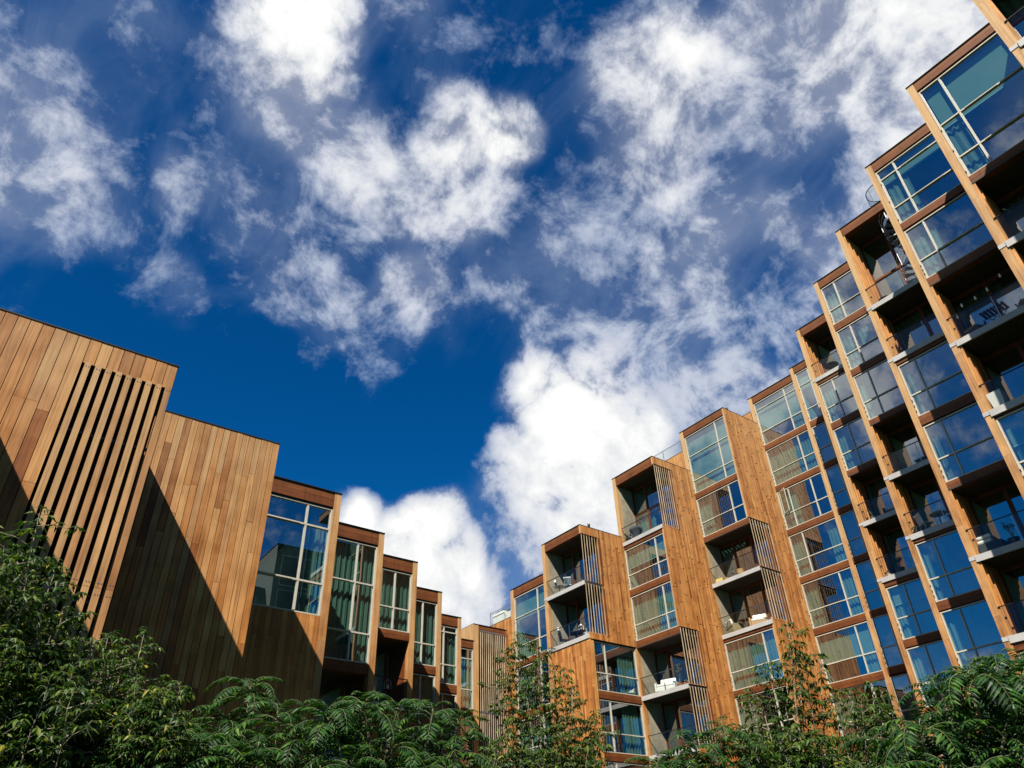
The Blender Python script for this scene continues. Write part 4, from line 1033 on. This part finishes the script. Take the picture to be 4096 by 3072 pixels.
# ------------------------------------------------------------------ sky, sun and render settings
SUN = Vector((-1.0, -0.75, 1.35)).normalized()
sl = bpy.data.lights.new("sun", 'SUN'); sl.energy = 5.0; sl.angle = radians(0.5); sl.color = (1.0, 0.93, 0.82)
so = bpy.data.objects.new("sun", sl); COL.objects.link(so); so.location = (0, -10, 60)
so.rotation_euler = SUN.to_track_quat('Z', 'Y').to_euler()
W = bpy.data.worlds.new("World"); sc.world = W; W.use_nodes = True
nt = W.node_tree; nt.nodes.clear()
STR = 0.1
sky = N(nt, 'ShaderNodeTexSky', sky_type='NISHITA', sun_disc=False)
sky.sun_elevation = math.asin(SUN.z); sky.sun_rotation = math.atan2(SUN.x, SUN.y)
sky.altitude = 2500; sky.air_density = 1.0; sky.dust_density = 0.2; sky.ozone_density = 3.0
hs = N(nt, 'ShaderNodeHueSaturation', i_Saturation=1.35, i_Value=0.54); L(nt, sky.outputs[0], hs.inputs['Color'])
blue = mixc(nt, 1.0, hs.outputs[0], (0.11, 0.80, 0.92), 'MULTIPLY')
tc = N(nt, 'ShaderNodeTexCoord')
d0 = tc.outputs['Generated']
nrm = N(nt, 'ShaderNodeVectorMath', operation='NORMALIZE'); L(nt, d0, nrm.inputs[0]); d = nrm.outputs[0]
# wobble the directions so that cloud edges are ragged
wn = N(nt, 'ShaderNodeTexNoise', i_Scale=5.0, i_Detail=3.0, i_Roughness=0.6); L(nt, d, wn.inputs['Vector'])
ws = N(nt, 'ShaderNodeVectorMath', operation='SUBTRACT'); L(nt, wn.outputs['Color'], ws.inputs[0]); ws.inputs[1].default_value = (0.5, 0.5, 0.5)
wm = N(nt, 'ShaderNodeVectorMath', operation='SCALE'); L(nt, ws.outputs[0], wm.inputs[0]); wm.inputs['Scale'].default_value = 0.11
wa = N(nt, 'ShaderNodeVectorMath', operation='ADD'); L(nt, d, wa.inputs[0]); L(nt, wm.outputs[0], wa.inputs[1])
wv = N(nt, 'ShaderNodeVectorMath', operation='NORMALIZE'); L(nt, wa.outputs[0], wv.inputs[0]); dw = wv.outputs[0]
CLOUDS = [  # bearing of each cloud lump (as read off the photograph), radius, density
 (0,330,270,.62),(110,430,180,.32),(30,140,200,.36),(200,80,220,.28),(170,250,220,.28),(60,620,160,.2),
 (560,40,120,.7),(650,110,150,1.0),(620,-20,170,1.1),(650,230,130,.75),(640,340,130,.4),(520,150,130,.4),(330,60,110,.3),(850,-20,140,.45),(450,10,90,.3),
 (1000,310,120,.95),(1085,305,95,1.05),(900,430,140,.7),(790,350,130,.75),(1030,430,120,.75),(960,460,110,.7),(700,400,130,.35),(690,310,100,.35),(860,490,130,.4),
 (400,400,80,.5),(355,440,70,.4),(345,350,50,.28),(480,370,70,.35),(540,440,100,.45),(560,520,120,.45),(520,590,80,.3),(640,600,130,.5),(600,470,90,.45),(760,470,100,.4),(720,560,130,.35),(760,700,130,.5),(880,640,110,.7),(860,690,90,.45),(780,780,100,.35),(960,720,90,.3),(1000,600,140,.42),(920,560,110,.25),
 (340,600,70,.38),(400,680,55,.30),(480,680,55,.22),(390,640,60,.25),
 (1420,130,170,.9),(1440,230,140,.75),(1350,220,130,.45),(1560,130,160,.35),(1410,330,150,.7),(1700,80,230,.78),(1900,60,280,.9),(2080,180,240,.9),(1820,260,200,.75),(1950,360,180,.7),(1850,450,120,.5),(1740,490,180,.65),(1700,560,130,.55),(1620,520,180,.5),(1500,600,190,.6),(1540,520,130,.6),(1450,480,160,.4),(1400,700,220,.45),(1640,700,140,.4),(1740,640,120,.5),(1800,560,100,.4),(1250,520,170,.38),(1150,600,170,.42),(1300,650,170,.42),(1180,700,140,.38),(1100,160,200,.16),(1000,120,180,.14),(1240,330,170,.24),(1130,420,150,.22),(1250,150,150,.2),(330,200,150,.2),(760,200,90,.3),(1500,420,150,.45),(1600,400,120,.35),
 (1765,370,90,-.30),(1640,625,80,-.2),(1655,180,60,-.12),(820,830,140,-.25),(1050,740,70,-.2),
 (1165,850,115,1.1),(1105,830,75,.6),(1300,820,110,.85),(1250,920,155,1.25),(1130,1000,115,.95),(1060,1010,70,.5),(1350,950,145,1.05),(1230,1060,155,1.1),(1420,900,95,.55),(1320,1100,160,.9),(1180,1160,130,.7),(1500,850,80,.6),(1560,830,90,.6),(1650,840,80,.6),(1600,890,80,.5),(1690,805,45,.5),(1450,800,120,.25),
 (785,1140,80,1.05),(940,1128,72,1.15),(870,1190,95,1.15),(900,1250,120,1.1),(990,1200,80,1.0),(1000,1320,150,.85),(1100,1230,120,.5),(1160,1310,150,.6),(750,1220,110,1.1),(650,1250,110,.9),
 (1030,880,90,-.4),(900,960,130,-.6),(650,960,150,-.5),(450,850,170,-.4),(200,720,150,-.3),(150,560,90,-.1),
]
acc = None
for (x, y, r, w) in sorted(CLOUDS, key=lambda q: q[3] < 0):
    v = pxdir(x, y); rad = r*1.32/1595.0*(v.dot(fw))      # degrees shrink away from the picture's middle
    dp = N(nt, 'ShaderNodeVectorMath', operation='DOT_PRODUCT'); L(nt, dw, dp.inputs[0]); dp.inputs[1].default_value = v
    mr = N(nt, 'ShaderNodeMapRange', interpolation_type='SMOOTHSTEP'); L(nt, dp.outputs['Value'], mr.inputs[0])
    mr.inputs[1].default_value = cos(rad); mr.inputs[2].default_value = 1.0; mr.inputs[3].default_value = 0.0; mr.inputs[4].default_value = w
    if acc is None: acc = mr.outputs[0]
    elif w < 0: acc = math_(nt, 'ADD', acc, mr.outputs[0])
    else:
        m_ = N(nt, 'ShaderNodeMath', operation='SMOOTH_MAX'); L(nt, acc, m_.inputs[0]); L(nt, mr.outputs[0], m_.inputs[1]); m_.inputs[2].default_value = 0.22; acc = m_.outputs[0]
# the rest of the sky, out of the photograph's view, carries scattered broken cloud
n0 = N(nt, 'ShaderNodeTexNoise', i_Scale=2.3, i_Detail=3.0, i_Roughness=0.55); L(nt, d, n0.inputs['Vector'])
behind = N(nt, 'ShaderNodeVectorMath', operation='DOT_PRODUCT'); L(nt, d, behind.inputs[0]); behind.inputs[1].default_value = pxdir(1106, 700)
bm = N(nt, 'ShaderNodeMapRange', interpolation_type='SMOOTHSTEP'); L(nt, behind.outputs['Value'], bm.inputs[0])
bm.inputs[1].default_value = 0.60; bm.inputs[2].default_value = 0.75; bm.inputs[3].default_value = 1.0; bm.inputs[4].default_value = 0.0
ot = N(nt, 'ShaderNodeMapRange', interpolation_type='SMOOTHSTEP'); L(nt, n0.outputs[0], ot.inputs[0])
ot.inputs[1].default_value = 0.46; ot.inputs[2].default_value = 0.70; ot.inputs[4].default_value = 0.85
sy = N(nt, 'ShaderNodeSeparateXYZ'); L(nt, d, sy.inputs[0])
so_ = N(nt, 'ShaderNodeMapRange', interpolation_type='SMOOTHSTEP'); L(nt, sy.outputs[1], so_.inputs[0])     # clearer towards the south
so_.inputs[1].default_value = -0.75; so_.inputs[2].default_value = -0.25
acc = math_(nt, 'ADD', acc, math_(nt, 'MULTIPLY', math_(nt, 'MULTIPLY', ot.outputs[0], so_.outputs[0]), bm.outputs[0]))
n1 = N(nt, 'ShaderNodeTexNoise', i_Scale=9.0, i_Detail=9.0, i_Roughness=0.66, i_Lacunarity=2.1, i_Distortion=0.25); L(nt, d, n1.inputs['Vector'])
n2 = N(nt, 'ShaderNodeTexNoise', i_Scale=34.0, i_Detail=4.0, i_Roughness=0.6); L(nt, dw, n2.inputs['Vector'])
nn = math_(nt, 'ADD', math_(nt, 'MULTIPLY', math_(nt, 'SUBTRACT', n1.outputs[0], 0.5), 2.5), math_(nt, 'MULTIPLY', math_(nt, 'SUBTRACT', n2.outputs[0], 0.5), 0.65))
vo = N(nt, 'ShaderNodeTexVoronoi', feature='F1', i_Scale=26.0); L(nt, dw, vo.inputs['Vector'])
bil = math_(nt, 'SUBTRACT', 0.42, vo.outputs['Distance'])
gate = math_(nt, 'MULTIPLY', acc, 0.9, True)
nn = math_(nt, 'ADD', nn, math_(nt, 'MULTIPLY', bil, math_(nt, 'MULTIPLY', gate, 0.6)))
dens = math_(nt, 'ADD', acc, nn)
al = N(nt, 'ShaderNodeMapRange', interpolation_type='SMOOTHSTEP'); L(nt, dens, al.inputs[0])
al.inputs[1].default_value = 0.13
sz = N(nt, 'ShaderNodeSeparateXYZ'); L(nt, d, sz.inputs[0])
hi = N(nt, 'ShaderNodeMapRange', interpolation_type='SMOOTHSTEP'); L(nt, sz.outputs[2], hi.inputs[0])
hi.inputs[1].default_value = 0.50; hi.inputs[2].default_value = 0.78; hi.inputs[3].default_value = 0.74; hi.inputs[4].default_value = 1.04
L(nt, hi.outputs[0], al.inputs[2])
mpv = N(nt, 'ShaderNodeMapping'); L(nt, d, mpv.inputs[0]); mpv.inputs['Rotation'].default_value = (0.3, 0.5, 0.9); mpv.inputs['Scale'].default_value = (8.5, 2.6, 6.0)
n3 = N(nt, 'ShaderNodeTexNoise', i_Scale=1.0, i_Detail=6.0, i_Roughness=0.62, i_Distortion=0.8); L(nt, mpv.outputs[0], n3.inputs['Vector'])
ve = N(nt, 'ShaderNodeMapRange', interpolation_type='SMOOTHSTEP'); L(nt, math_(nt, 'ADD', math_(nt, 'MULTIPLY', acc, 0.9), math_(nt, 'MULTIPLY', math_(nt, 'SUBTRACT', n3.outputs[0], 0.5), 1.3)), ve.inputs[0])
ve.inputs[1].default_value = 0.0; ve.inputs[2].default_value = 0.85; ve.inputs[4].default_value = 0.42
alpha = math_(nt, 'MAXIMUM', al.outputs[0], ve.outputs[0])
soft = math_(nt, 'ADD', acc, math_(nt, 'MULTIPLY', nn, 0.45))
k = 1/STR
cc = ramp(nt, math_(nt, "MULTIPLY", soft, 0.80, True), [(0.05, (0.15, 0.28, 0.54)), (0.35, (0.36, 0.45, 0.64)), (0.58, (0.64, 0.68, 0.79)), (0.80, (0.97, 0.98, 0.98)), (1.0, (1.25, 1.25, 1.22))])
cs = N(nt, 'ShaderNodeVectorMath', operation='SCALE'); L(nt, cc, cs.inputs[0]); cs.inputs['Scale'].default_value = k*CL
fin = mixc(nt, alpha, blue, cs.outputs[0])
bg = N(nt, 'ShaderNodeBackground', i_Strength=STR); L(nt, fin, bg.inputs[0])
wo = N(nt, 'ShaderNodeOutputWorld'); L(nt, bg.outputs[0], wo.inputs[0])
W.cycles.sampling_method = 'NONE'

# ------------------------------------------------------------------ ground
g = MB(); g.face([(-500, -500, GZ), (500, -500, GZ), (500, 500, GZ), (-500, 500, GZ)], plain("lawn", (0.05, 0.075, 0.025), 0.95, 0, 0.4, 4))
go = g.build("ground"); go['kind'] = 'structure'; go['label'] = "courtyard lawn under the shrubs"

sc.view_settings.view_transform = 'Standard'; sc.view_settings.look = 'None'
sc.view_settings.gamma = 1.0; sc.view_settings.exposure = EXPO
sc.render.engine = 'CYCLES'
sc.cycles.max_bounces = 8; sc.cycles.diffuse_bounces = 2; sc.cycles.transparent_max_bounces = 24; sc.cycles.use_denoising = True
sc.cycles.caustics_reflective = False; sc.cycles.caustics_refractive = False
sc.cycles.sample_clamp_indirect = 6
